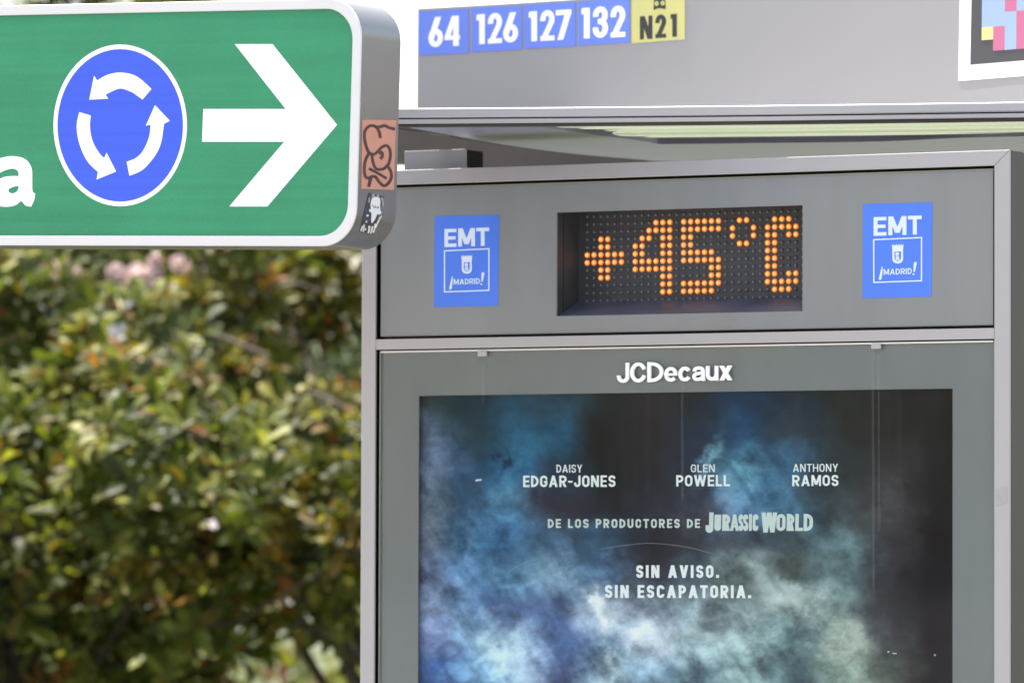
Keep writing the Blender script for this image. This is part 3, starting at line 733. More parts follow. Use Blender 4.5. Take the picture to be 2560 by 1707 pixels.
CC = np.clip(CC, 1, 255); CC = 126 * (CC / 126) ** 1.42; CC[..., 1] *= .975; CC = 255 * (1 - np.exp(-CC / 255 * 1.12)) / (1 - math.exp(-1.12)) * .85; gm_ = CC.mean(-1, keepdims=True); CC = gm_ + (CC - gm_) * .88
CC[..., 0] *= 1 - .10 * np.clip((620 - XX) / 300, 0, 1)
# the reflected building edge that dulls the left margin is painted into the colours above
lin = np.clip(CC, 4, 250) / 255.0
lin = np.where(lin <= .04045, lin / 12.92, ((lin + .055) / 1.055) ** 2.4)
lin = np.clip(lin ** 1.03 * 1.12 - 0.006, .003, .9)
me = bpy.data.meshes.new('poster')
vv = np.stack([U2, np.full_like(U2, .0242), V2], -1).reshape(-1, 3)
idx = np.arange(NX * NY).reshape(NY, NX)
ff = np.stack([idx[:-1, :-1], idx[:-1, 1:], idx[1:, 1:], idx[1:, :-1]], -1).reshape(-1, 4)
nb = len(vv)
bk_ = [(UU[0], .0262, VV[0]), (UU[-1], .0262, VV[0]), (UU[-1], .0262, VV[-1]), (UU[0], .0262, VV[-1])]
me.from_pydata(vv.tolist() + bk_, [], ff.tolist() + [(nb + 3, nb + 2, nb + 1, nb)])
ca_ = me.color_attributes.new('tint', 'FLOAT_COLOR', 'POINT')
cols = np.ones((nb + 4, 4), np.float32); cols[:nb, :3] = lin.reshape(-1, 3); cols[nb:, :3] = .6
ca_.data.foreach_set('color', cols.ravel())
poster = link('poster', me, MT['poster'], panel)
tag(poster, 'dark blue storm cloud film poster behind the glass')
pl = []
pl += text('DAISY', zp(620, 362), zp(730, 362), 34 * .5825, .135, .15)
pl += text('EDGAR-JONES', zp(477, 424), zp(873, 423), 49 * .5825, .185, .13)
pl += text('GLEN', zp(1197, 360), zp(1299, 360), 33 * .5825, .135, .15)
pl += text('POWELL', zp(1134, 421), zp(1364, 420), 48 * .5825, .185, .13)
pl += text('ANTHONY', zp(1635, 359), zp(1828, 358), 34 * .5825, .135, .15)
pl += text('RAMOS', zp(1632, 420), zp(1830, 419), 47 * .5825, .185, .13)
pl2 = text('DE LOS PRODUCTORES DE', zp(583, 599), zp(1236, 599), 38 * .5825, .20, .22)
zw = Z(1340, 1260, .30612)
def jw(items, w):
    o = []
    for ch, x0, x1, yt, yb in items: o += glyph_box(ch, *zw(x0, 0)[:1], zw(x1, 0)[0], zw(0, yt)[1], zw(0, yb)[1], 0, w * (x1 - x0) / (yb - yt) if False else w, .02)
    return o
pl2 += jw((('J', 1384, 1447, 66, 232), ('U', 1456, 1510, 84, 216), ('R', 1520, 1585, 82, 216)), .21)
pl2 += jw((('A', 1585, 1655, 82, 216), ('S', 1652, 1692, 82, 217), ('S', 1690, 1732, 82, 217)), .155)
pl2 += jw((('I', 1738, 1764, 80, 216), ('C', 1768, 1814, 82, 217)), .17)
pl2 += jw((('W', 1838, 1966, 66, 230), ('O', 1962, 2036, 80, 217), ('R', 2046, 2108, 78, 217), ('L', 2116, 2178, 78, 217), ('D', 2184, 2260, 78, 218)), .20)
pl += text('SIN AVISO.', zp(962, 813), zp(1318, 813), 54 * .5825, .215, .20)
pl += text('SIN ESCAPATORIA.', zp(828, 899), zp(1456, 900), 55 * .5825, .215, .19)
MT['text_white'] = mat('poster_white_ink', (0.88, 0.92, 0.91), 0.5)
MT['text_pale'] = mat('poster_pale_ink', (0.62, 0.72, 0.68), 0.5)
decal('lettering', None, mp, 0.0236, 0.0003, [MT['text_white'], MT['text_pale']], poster, None, [pl, pl2])

# open tube on top of the panel
q0, q1 = P(1011, 421, .05), P(1167, 374, .05)
z0 = vT + 0.0006; z1 = P(1167, 372.5, .05).z; u0_, u1_ = P(1011, 400, .05).x, P(1167, 400, .05).x
b = MB(); tw = .0022; y0_, y1_ = .05, .122
def yz(u, g): return [(u, y0_ + g, z0 + g), (u, y1_ - g, z0 + g), (u, y1_ - g, z1 - g), (u, y0_ + g, z1 - g)]
b.ring(yz(u1_, 0), yz(u1_, tw), yz(u0_, 0), yz(u0_, tw))
tube = b.build('cable_duct', MT['board'], panel, bevel=.0008)
b = MB(); b.box(u0_ + .004, u1_ - .0006, y0_ + .003, y1_ - .003, z0 + .003, z1 - .003); b.build('painted_duct_shade', MT['groove'], tube)  # black block standing in for the shade inside the open tube
# torn clear tape on the right stile
tape = [(2487, 1222), (2515, 1214), (2519, 1220), (2517, 1258), (2490, 1266)]
decal('tape_scrap', [tape], mp, -0.0048, .0006, film_mat('clear_tape', .22, (.55, .52, .52)), panel)

#@@PART3
# ================================================================== DIRECTION SIGN
sg = Plane(820, 300, 11.0, R(29.5), 0.0274)
q = lambda px, py, off=0.0: sg.pt(px, py, off)
uR_ = q(899, 300).x; sv1 = q(400, 6.8).z; sv0 = q(400, 614.5).z
sg.rebase(-2.05)
uR_ = q(899, 300).x; sv1 = q(400, 6.8).z; sv0 = q(400, 614.5).z; uL_ = uR_ - 2.35
lo, hi = .05, .3
for _ in range(40):
    T = (lo + hi) / 2
    if q(996.5, 300, T).x < uR_: hi = T
    else: lo = T
RC, RIMW = .072, .0186
sign = empty('direction_sign', sg.matrix(), 'green road direction sign with a blue roundabout symbol and a white arrow pointing right', 'road sign')
def rr(u0, u1, v0, v1, r, y, n=12):
    o = []
    for cx, cz, a in ((u1 - r, v0 + r, -90), (u1 - r, v1 - r, 0), (u0 + r, v1 - r, 90), (u0 + r, v0 + r, 180)):
        o += [(cx + r * math.cos(R(a + 90 * i / n)), y, cz + r * math.sin(R(a + 90 * i / n))) for i in range(n + 1)]
    return o
b = MB(); b.ring(rr(uL_, uR_, sv0, sv1, RC, .0022), rr(uL_ + .004, uR_ - .004, sv0 + .004, sv1 - .004, RC - .004, .0022), rr(uL_, uR_, sv0, sv1, RC, T), rr(uL_ + .004, uR_ - .004, sv0 + .004, sv1 - .004, RC - .004, T))
case = b.build('case', MT['sign_case'], sign, smooth=35)
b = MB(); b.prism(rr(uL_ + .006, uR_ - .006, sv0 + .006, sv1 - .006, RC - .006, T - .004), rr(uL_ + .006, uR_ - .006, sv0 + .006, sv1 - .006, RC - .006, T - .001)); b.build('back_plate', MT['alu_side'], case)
i_ = RIMW
b = MB(); b.ring(rr(uL_, uR_, sv0, sv1, RC, -.003), rr(uL_ + i_, uR_ - i_, sv0 + i_, sv1 - i_, RC - i_ + .006, -.003), rr(uL_, uR_, sv0, sv1, RC, .002), rr(uL_ + i_, uR_ - i_, sv0 + i_, sv1 - i_, RC - i_ + .006, .0075))
b.build('rim', MT['sign_rim'], sign, smooth=35, bevel=.0012)
i2 = i_ - .003
b = MB(); b.prism(rr(uL_ + i2, uR_ - i2, sv0 + i2, sv1 - i2, RC - i_ + .008, .0035), rr(uL_ + i2, uR_ - i2, sv0 + i2, sv1 - i2, RC - i_ + .008, .006))
face = b.build('green_face', MT['green'], sign)
zg = Z(0, 0, .43537)
def ell(cx, cy, rx, ry, n=72): return [(cx + rx * math.cos(2 * math.pi * i / n), cy + ry * math.sin(2 * math.pi * i / n)) for i in range(n)]
em = decal('roundabout_symbol', [ell(690, 721, 383.5, 464)], sg, .0031, .0003, MT['refl_white'], sign, zg)
bl = decal('blue_disc', [ell(690, 721, 360, 437)], sg, .0027, .0003, MT['sign_blue'], em, zg)
ar = [
 [(870, 512), (818, 573)] + spl([(760, 532), (697, 510), (650, 523), (606, 546)], 5) + [(622, 568), (512, 574), (540, 436)] + spl([(558, 463), (620, 430), (697, 418), (785, 440), (870, 512)], 6)[:-1],
 [(727, 930), (743, 1010)] + spl([(743, 1010), (820, 975), (890, 895), (925, 820), (942, 712)], 6) + [(975, 695), (890, 605), (837, 723)] + spl([(865, 717), (855, 790), (820, 868), (780, 908), (727, 930)], 6)[:-1],
 [(455, 645), (523, 665)] + spl([(520, 672), (517, 740), (533, 815), (570, 880), (598, 908)], 6) + [(612, 878), (667, 986), (554, 1032), (562, 988)] + spl([(562, 988), (500, 925), (455, 825), (440, 725), (455, 645)], 6)[:-1]]
decal('arrow_pattern', ar, sg, .0023, .0003, MT['refl_white'], em, zg)
decal('arrow', [[(1348, 255), (1565, 255), (1935, 718), (1535, 1186), (1317, 1186), (1632, 815), (1160, 815), (1167, 627), (1640, 627)]], sg, .0031, .0003, MT['refl_white'], sign, zg)
aout = spl([(-45, 985), (-30, 925), (30, 902), (85, 898), (145, 915), (180, 962), (185, 1020)], 6) + [(185, 1080), (188, 1104), (203, 1113)] + [(196, 1150), (178, 1188)] + spl([(178, 1188), (145, 1180), (122, 1156), (90, 1178), (40, 1188), (-20, 1178), (-55, 1130), (-45, 1062), (10, 1022), (60, 1012), (107, 1012)], 5) + spl([(107, 1012), (103, 985), (78, 970), (45, 974), (8, 988), (-22, 1010)], 5) + [(-30, 1012)]
ain = spl([(106, 1070), (75, 1074), (50, 1088), (54, 1106), (78, 1110), (100, 1096)], 4, True)
# letter with its counter: split along a slit so that the outline stays one polygon
k1 = min(range(len(aout)), key=lambda i: (aout[i][0] - 107) ** 2 + (aout[i][1] - 1012) ** 2)
k2 = min(range(len(ain)), key=lambda i: (ain[i][0] - 106) ** 2 + (ain[i][1] - 1070) ** 2)
ain_r = ain[::-1] if (area(ain) > 0) == (area(aout) > 0) else ain
k2 = ain_r.index(ain[k2])
loop = ain_r[k2:] + ain_r[:k2]
pa = aout[:k1 + 1] + [(106.5, 1068)] + loop[1:] + [(106, 1070.5), (107.2, 1012.5)] + aout[k1 + 1:]
decal('letter', [pa], sg, .0031, .0003, MT['refl_white'], sign, zg)

class Cap:
    """right end of the sign case: flat, then rounded at top and bottom"""
    def loc(s, px, py, off):
        d = sg.rot.transposed() @ ray(px, py); o = sg.rot.transposed() @ (EYE - sg.O)
        t = (uR_ - off - o.x) / d.x; p = o + d * t
        for cz, sgn in ((sv0 + RC, -1), (sv1 - RC, 1)):
            if (p.z - cz) * sgn > 0:
                r = RC - off; cx = uR_ - RC
                A = d.x ** 2 + d.z ** 2; B = (o.x - cx) * d.x + (o.z - cz) * d.z; C = (o.x - cx) ** 2 + (o.z - cz) ** 2 - r * r
                D = max(0, B * B - A * C); p = o + d * ((-B - math.sqrt(D)) / A)
                n = Vector((p.x - cx, 0, p.z - cz)).normalized()
                return p, n
        return p, Vector((1, 0, 0))
    def pt(s, px, py, off=0.0): return s.loc(px, py, off)[0]
    def back(s, v, th): return s.loc(v.x, -v.y, 0)[1] * -th
cap = Cap()
zo = Z(880, 280, .2041)
st = decal('sticker', [[(128, 100), (545, 100), (530, 360), (515, 955), (115, 940)]], cap, -.0008, .0006, MT['orange'], sign, zo)
st['label'] = 'salmon orange sticker with a brown marker scrawl'
strokes = [([(528, 212), (460, 196), (400, 170), (345, 185), (300, 186)], 36), ([(348, 322), (338, 255), (305, 195), (250, 168), (195, 188), (158, 245), (155, 325), (175, 420), (205, 490), (248, 520), (290, 510), (335, 465), (380, 425), (428, 415), (464, 460), (472, 540), (452, 632), (405, 688), (340, 706), (290, 690), (258, 615), (246, 530)], 34),
 ([(208, 512), (168, 590), (152, 700), (166, 790), (205, 812), (245, 792), (292, 800), (340, 866), (398, 905), (450, 870), (484, 800), (474, 725), (425, 642)], 36), ([(208, 694), (300, 742), (425, 815)], 32), ([(238, 795), (222, 850), (206, 918)], 38), ([(325, 505), (362, 498), (372, 540), (350, 578)], 40)]
pl = []
for p_, w_ in strokes: pl += stroke(spl(p_, 5), w_)
decal('marker_pattern', pl, cap, -.0013, .0004, MT['marker'], st, zo)
def strips(poly4, n=10):
    a, b_, c, d = [np.array(p, float) for p in poly4]; o = []
    for i in range(n):
        t0, t1 = i / n, (i + 1) / n
        o.append([tuple(a + (d - a) * t0), tuple(b_ + (c - b_) * t0), tuple(b_ + (c - b_) * t1), tuple(a + (d - a) * t1)])
    return o
sb = decal('sticker', strips([(205, 990), (395, 1035), (262, 1500), (92, 1468)], 14), cap, -.0008, .0006, MT['bw_dark'], sign, zo)
sb['label'] = 'small torn black and white photocopied sticker'
wl_, gm = [], []
wl_ += [spl([(240, 1075), (262, 1045), (300, 1040), (335, 1052), (348, 1090), (345, 1150), (350, 1215), (362, 1225), (345, 1255), (310, 1255), (290, 1300), (262, 1345), (242, 1360), (236, 1310), (240, 1240), (214, 1222), (214, 1190), (232, 1190), (228, 1130)], 3, True)]
for x0, y0, x1, y1, w_ in ((130, 1400, 110, 1460, 16), (150, 1380, 140, 1470, 14), (190, 1260, 215, 1420, 24), (215, 1420, 200, 1485, 18), (180, 1330, 165, 1450, 12), (255, 1400, 230, 1488, 18), (290, 1370, 262, 1480, 18), (320, 1340, 290, 1420, 14), (345, 1290, 318, 1360, 14), (365, 1270, 350, 1300, 10)):
    wl_ += stroke([(x0, y0), (x1, y1)], w_)
for x0, y0, x1, y1, w_ in ((265, 1005, 255, 1050, 34), (320, 1015, 318, 1040, 28), (375, 1060, 380, 1150, 20), (215, 1050, 208, 1110, 18), (365, 1045, 372, 1085, 22)):
    gm += stroke([(x0, y0), (x1, y1)], w_)
dk = []
for x0, y0, x1, y1, w_ in ((250, 1140, 272, 1165, 9), (285, 1150, 292, 1178, 9), (305, 1160, 312, 1180, 8), (325, 1155, 318, 1185, 9), (262, 1170, 282, 1175, 8)):
    dk += stroke([(x0, y0), (x1, y1)], w_)
decal('print_pattern', None, cap, -.0012, .0004, [MT['bw_light'], MT['bw_mid'], MT['bw_dark']], sb, zo, [wl_, gm, dk])
# post that carries the sign, beyond the left edge of the picture
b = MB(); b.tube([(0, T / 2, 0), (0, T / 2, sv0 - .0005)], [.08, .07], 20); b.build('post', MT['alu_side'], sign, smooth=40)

# ================================================================== BUS SHELTER
fc = Curve(930, 11.78, 2760, 6.0, 14.0)
bd = Curve(1042, 12.75, 2760, 30.5, 48.5)
bz = lambda py, px=1500: fc.pt(px, py).z
ZC = bz(313); ZT = bz(267.5)
mo = fc.pt(1500, 300)
shelter = empty('bus_shelter', Matrix.Translation((mo.x, mo.y + .4, 0)), 'grey bus shelter roof with a curved fascia and a raised board of bus route numbers', 'bus shelter')
LOC = lambda v: Vector((v.x - mo.x, v.y - mo.y - .4, v.z))
class LocalCurve(Curve):
    def __init__(s, base): s.p = base.p
    def pt(s, px, py, off=0.0): return LOC(Curve.pt(s, px, py, off))
bdl, fcl = LocalCurve(bd), LocalCurve(fc)
def ribbon(name, curve, xs, z0, z1, o0, o1, m, parent, **kw):
    b = MB(); V = []
    for x in xs:
        a = curve.pt(x, 300, o0); c = curve.pt(x, 300, o1)
        V += [(a.x, a.y, z0), (a.x, a.y, z1), (c.x, c.y, z1), (c.x, c.y, z0)]
    F = []
    n = len(xs)
    for i in range(n - 1):
        for k in range(4):
            F.append((4 * i + k, 4 * i + (k + 1) % 4, 4 * i + 4 + (k + 1) % 4, 4 * i + 4 + k))
    F += [(0, 1, 2, 3), (4 * n - 1, 4 * n - 2, 4 * n - 3, 4 * n - 4)]
    b.add(V, F); return b.build(name, m, parent, **kw)
xs = list(np.linspace(932, 2750, 40))
fa = ribbon('fascia', fcl, xs, bz(291.6), ZT, 0.0, .03, MT['fascia'], shelter, smooth=30, bevel=.0025)
ribbon('groove', fcl, xs, bz(295), bz(291.3), .009, .03, MT['groove'], fa)
ribbon('lower_lip', fcl, xs, bz(306), bz(294.8), .002, .03, MT['fascia'], fa, smooth=30, bevel=.0012)
ribbon('drip_edge', fcl, xs, ZC - .0005, bz(306.2), .012, .03, MT['alu_side'], fa, smooth=30, bevel=.0012)
def Hp(px, py, z):
    d = ray(px, py); v = EYE + d * ((z - EYE.z) / d.z); m_ = fc.pt(px, 300, .026)
    if v.y < m_.y: v = Vector((m_.x, m_.y, z))
    return LOC(v)
outer = spl([(978, 313), (1000, 316.5), (1100, 333), (1200, 352), (1300, 368), (1400, 381), (1500, 391), (1600, 399), (1650, 403), (1800, 403.5), (2100, 397), (2450, 384), (2750, 368)], 5)
inner = spl([(1000, 312.6), (1150, 312.8), (1300, 313), (1400, 325), (1500, 339), (1600, 352), (1640, 359), (1670, 360.5), (1900, 358), (2200, 354), (2400, 345), (2560, 341), (2750, 333)], 5)
n_ = len(outer)
b = MB()
for i in range(n_ - 1):
    lo4 = [Hp(*outer[i], ZC), Hp(*outer[i + 1], ZC), Hp(*inner[i + 1], ZC), Hp(*inner[i], ZC)]
    b.add(lo4, [(0, 1, 2, 3)])
    up4 = [v + Vector((0, 0, .022)) for v in (lo4[0], lo4[1])]
    b.add([lo4[0], lo4[1], up4[1], up4[0]], [(0, 1, 2, 3)])
    up4 = [v + Vector((0, 0, .022)) for v in (lo4[3], lo4[2])]
    b.add([lo4[3], lo4[2], up4[1], up4[0]], [(0, 1, 2, 3)])
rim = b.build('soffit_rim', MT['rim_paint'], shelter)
sol = [Hp(x, y, ZC + .006) for x, y in outer]; sol2 = [Hp(x, y + (3 + 5 * math.exp(-((x - 1020) / 130) ** 2) if x < 1700 else 3), ZC + .006) for x, y in outer]
b = MB()
for i in range(n_ - 1): b.add([sol[i], sol[i + 1], sol2[i + 1], sol2[i]], [(0, 1, 2, 3)])
b.build('gap_shade_strip', MT['groove'], rim)  # dark strip painting the shade in the gap behind the rim
# seam on the rim at the corner
fs = [LOC(fc.pt(x, 300, .031)) for x, _ in outer]
b = MB(); b2 = MB()
for i in range(n_ - 1):
    a0, a1 = fs[i], fs[i + 1]
    c0, c1 = Hp(*outer[i], ZC), Hp(*outer[i + 1], ZC)
    Q1 = [Vector((v.x, v.y, ZC + .022)) for v in (a0, a1, c1, c0)]; Q2 = [Vector((v.x, v.y, ZT - .001)) for v in (a0, a1, c1, c0)]
    b2.prism(Q1, Q2)
# the ceiling sheet is gently corrugated along the fascia, shaped to streak its reflections
MC = 60; n0 = len(outer); CV = []
for i in range(n0):
    c = Hp(*outer[i], ZC); f = fs[i]; ln = math.hypot(c.x - f.x, c.y - f.y)
    for j in range(MC + 1):
        t = j / MC; sd_ = ln * t
        CV.append((f.x + (c.x - f.x) * t, f.y + (c.y - f.y) * t, ZC + .0052 + .0022 * math.cos(2 * math.pi * sd_ / .235 + .9) + .0006 * math.sin(2 * math.pi * sd_ / .08 + i * .02)))
b.add(CV, [(i * (MC + 1) + j, (i + 1) * (MC + 1) + j, (i + 1) * (MC + 1) + j + 1, i * (MC + 1) + j + 1) for i in range(n0 - 1) for j in range(MC)])
MT['ceiling'] = mat('glossy_ceiling', (0.72, 0.72, 0.73), 0.05, 0.95, 0.5, None, None)
b.build('ceiling', MT['ceiling'], shelter, smooth=60); b2.build('roof', MT['fascia'], shelter)
# brown rear beam seen under the roof edge
rb = Plane(1300, 350, 13.3, R(4))
b = MB()
bot = [(955, 402), (1020, 404.5), (1200, 424), (1760, 424)]; top = [(955, 290), (1020, 290), (1200, 290), (1760, 290)]
B3 = lambda px, py, off: LOC(rb.matrix() @ rb.pt(px, py, off))
for i in range(3):
    f4 = [B3(*bot[i], 0), B3(*bot[i + 1], 0), B3(*top[i + 1], 0), B3(*top[i], 0)]
    k4 = [v + Vector((0, .12, 0)) for v in f4]
    b.prism(f4, k4)
b.build('rear_beam', MT['beam'], shelter)
for px in (2700, 2960):
    c = Hp(px, 395, ZC); b = MB(); b.tube([(c.x, c.y + .12, 0), (c.x, c.y + .12, ZC + .02)], [.05, .05], 16); b.build('post', MT['alu_side'], shelter, smooth=40)
# board of route numbers
zb0 = ZT + .002; zb1 = bd.pt(1044, 21).z
b = MB(); V, F = [], []
bx = list(np.linspace(1043, 2750, 44))
for x in bx:
    a = bdl.pt(x, 300, 0.0); c = bdl.pt(x, 300, .03); zlo = max(ZT + .002, bd.pt(x, 284).z)
    V += [(a.x, a.y, zlo), (a.x, a.y, zb1), (c.x, c.y, zb1), (c.x, c.y, zlo)]
for i in range(len(bx) - 1):
    for k in range(4): F.append((4 * i + k, 4 * i + (k + 1) % 4, 4 * i + 4 + (k + 1) % 4, 4 * i + 4 + k))
F += [(0, 1, 2, 3), (len(V) - 1, len(V) - 2, len(V) - 3, len(V) - 4)]
b.add(V, F); board = b.build('route_board', MT['board'], shelter, smooth=30, bevel=.002)
zr = Z(1040, 0, .2976)
def cols(quad, n=6):
    a, b_, c, d = [np.array(p, float) for p in quad]; o = []
    for i in range(n):
        t0, t1 = i / n, (i + 1) / n
        o.append([tuple(a + (b_ - a) * t0), tuple(a + (b_ - a) * t1), tuple(d + (c - d) * t1), tuple(d + (c - d) * t0)])
    return o
def route(quad, m, glyphs, ink, extra=None):
    s_ = decal('route_sticker', cols(quad), bdl, -.0012, .0008, m, board, zr)
    pl = []
    for ch, x0, x1, yt, yb, w in glyphs: pl += glyph_box(ch, x0, x1, yt, yb, -.062, w)
    if extra: pl += extra
    decal('lettering', pl, bdl, -.0018, .0005, ink, s_, zr)
    return s_
RB, WH = MT['route_blue'], MT['white']
route([(22, 100), (443, 75), (443, 447), (22, 468)], RB, [('6', 104, 226, 150, 402, .175), ('4', 240, 368, 142, 394, .17)], WH)
route([(467, 72), (892, 47), (892, 417), (467, 440)], RB, [('1', 508, 578, 125, 375, .18), ('2', 604, 722, 116, 370, .17), ('6', 731, 857, 112, 363, .175)], WH)
route([(909, 45), (1340, 17), (1340, 390), (909, 412)], RB, [('1', 947, 1016, 101, 351, .18), ('2', 1044, 1163, 92, 347, .17), ('7', 1174, 1304, 90, 340, .17)], WH)
route([(1360, 15), (1792, -12), (1792, 360), (1360, 385)], RB, [('1', 1390, 1459, 72, 328, .18), ('3', 1485, 1612, 62, 324, .17), ('2', 1635, 1757, 55, 318, .17)], WH)
owl = [[(1995, 88), (2010, 82), (2025, 74), (2065, 72), (2080, 78), (2093, 80), (2096, 60), (2092, 0), (2088, -22), (2002, -18), (1998, 10)]]
y_ = route([(1812, -28), (2258, -58), (2258, 333), (1812, 367)], MT['route_yellow'], [('N', 1880, 1985, 140, 335, .17), ('2', 2010, 2100, 128, 324, .185), ('1', 2138, 2190, 122, 314, .185)], MT['ink'], owl)
eyes = [disc(2021, 33, 17, 24, 20), disc(2072, 29, 17, 24, 20)]
pup = [disc(2021, 33, 5, 12, 6), disc(2072, 29, 5, 12, 6)]
decal('eye_pattern', None, bdl, -.0022, .0003, [MT['route_yellow'], MT['ink']], y_, zr, [eyes, pup])
# square sticker of coloured blocks at the right
zc_ = Z(2360, 0, .1914)
cs = decal('block_sticker', cols([(212, -280), (1700, -395), (1700, 943), (185, 1062)], 8), bdl, -.0012, .0008, MT['white'], board, zc_)
cx = lambda c, y: [490, 640, 790, 942, 1095, 1250][c] + (665 - y) * .0095 - (3 if c > 3 else 0)
def cell(c, r0, r1):
    ys = [-145, 6, 181, 364, 530, 680]
    f = lambda cc, r: (cx(cc, ys[r]), ys[r] - .0765 * (cx(cc, ys[r]) - 490))
    return [f(c, r0), f(c + 1, r0), f(c + 1, r1), f(c, r1)]
blk = cols([(362, -185), (1620, -282), (1620, 745), (342, 850)], 8)
blue = [cell(0, 0, 3), cell(1, 1, 3), cell(2, 2, 5), cell(3, 0, 2)]; pink = [cell(2, 0, 2), cell(1, 3, 5), cell(3, 2, 5)]; yel = [cell(1, 0, 1), cell(0, 3, 4)]
b_o = decal('block_border', blk, bdl, -.0018, .0005, MT['code_black'], cs, zc_)
decal('block_pattern', None, bdl, -.0024, .0005, [MT['code_blue'], MT['code_pink'], MT['code_yellow']], cs, zc_, [blue, pink, yel])

# ================================================================== TREES
def Wp(px, py, Y):
    d = ray(px, py); return EYE + d * (Y / d.y)
LT = np.array([(0, 0, 0), (.30, -.30, .03), (.30, 0, -.015), (.30, .30, .03), (.66, -.5, .05), (.66, 0, -.01), (.66, .5, .05), (.88, -.34, .02), (.88, 0, -.03), (.88, .34, .02), (1, 0, -.07)], float)
LF = np.array([(0, 1, 2), (0, 2, 3), (1, 4, 5), (1, 5, 2), (2, 5, 6), (2, 6, 3), (4, 7, 8), (4, 8, 5), (5, 8, 9), (5, 9, 6), (7, 10, 8), (8, 10, 9)], np.int32)

def leaf_mesh(name, pos, axis, nrm, length, width, color, m, parent, curl=1.0):
    n = len(pos)
    x = axis / np.linalg.norm(axis, axis=1)[:, None]
    z = nrm - x * (nrm * x).sum(1)[:, None]; z /= np.linalg.norm(z, axis=1)[:, None] + 1e-9
    y = np.cross(z, x)
    t = LT.copy(); L_ = length[:, None, None]
    v = pos[:, None, :] + x[:, None, :] * (t[None, :, 0:1] * L_) + y[:, None, :] * (t[None, :, 1:2] * width[:, None, None]) + z[:, None, :] * (t[None, :, 2:3] * L_ * curl)
    nv = len(LT); nf = len(LF)
    me = bpy.data.meshes.new(name)
    me.vertices.add(n * nv); me.vertices.foreach_set('co', v.astype(np.float32).ravel())
    idx = (LF[None] + (np.arange(n) * nv)[:, None, None]).astype(np.int32).ravel()
    me.loops.add(len(idx)); me.loops.foreach_set('vertex_index', idx)
    me.polygons.add(n * nf); me.polygons.foreach_set('loop_start', np.arange(0, n * nf * 3, 3, dtype=np.int32)); me.polygons.foreach_set('loop_total', np.full(n * nf, 3, np.int32))
    me.update(); me.validate()
    me.polygons.foreach_set('use_smooth', np.ones(n * nf, bool))
    c = np.ones((n, nv, 4), np.float32); c[:, :, :3] = color[:, None, :]
    at = me.color_attributes.new('tint', 'FLOAT_COLOR', 'POINT'); at.data.foreach_set('color', c.ravel())
    return link(name, me, m, parent)

def unit(a): return a / (np.linalg.norm(a, axis=-1, keepdims=True) + 1e-9)
def rosettes(rg, clumps, size, per=8, dens=1.0, spacing=.062):
    """clumps: (centre, radius). Rosettes of leaves sit on the shell of each clump, facing out and up."""
    P_, A_, N_, Lg, ID = [], [], [], [], []
    for ci, (c, r) in enumerate(clumps):
        n = int(4 * math.pi * r * r * .62 / spacing ** 2 * dens)
        d = unit(rg.normal(size=(n, 3)) + np.array([0, -.45, .4]))
        rad = r * (1 - .55 * rg.random((n, 1)) ** 2.2)
        p = np.array(c)[None] + d * rad * np.array([1.15, 1, .85])
        ax = unit(d * .5 + np.array([-.12, -.42, .62]) + rg.normal(size=(n, 3)) * .32)
        for i in range(n):
            k = per + rg.integers(-2, 3)
            a = ax[i]; t = unit(np.cross(a, rg.normal(size=3))); b_ = np.cross(a, t)
            ph = (np.arange(k) * 2.39996 + rg.random() * 6.28)
            el = np.radians(28 + 58 * (np.arange(k) + .5) / k + rg.normal(size=k) * 9)
            rad_ = t[None] * np.cos(ph)[:, None] + b_[None] * np.sin(ph)[:, None]
            x = a[None] * np.cos(el)[:, None] + rad_ * np.sin(el)[:, None]
            nn = a[None] * np.sin(el)[:, None] - rad_ * np.cos(el)[:, None]
            P_.append(p[i][None] + x * .004); A_.append(x); N_.append(nn); Lg.append(size * (.62 + .5 * rg.random(k)) * (0.7 + .3 * (np.arange(k) + 1) / k)); ID.append(np.full(k, ci * 100003 + i))
    return [np.concatenate(q_) for q_ in (P_, A_, N_, Lg, ID)]

def tints(rg, n, ids, pal):
    cols_ = np.array([c for c, _ in pal]); pr = np.array([w for _, w in pal], float); pr /= pr.sum()
    u, inv = np.unique(ids, return_inverse=True)
    base = rg.choice(len(pal), size=len(u), p=pr)[inv]
    own = rg.choice(len(pal), size=n, p=pr)
    pick = np.where(rg.random(n) < .55, base, own)
    return cols_[pick] * (0.75 + .5 * rg.random((n, 1)))

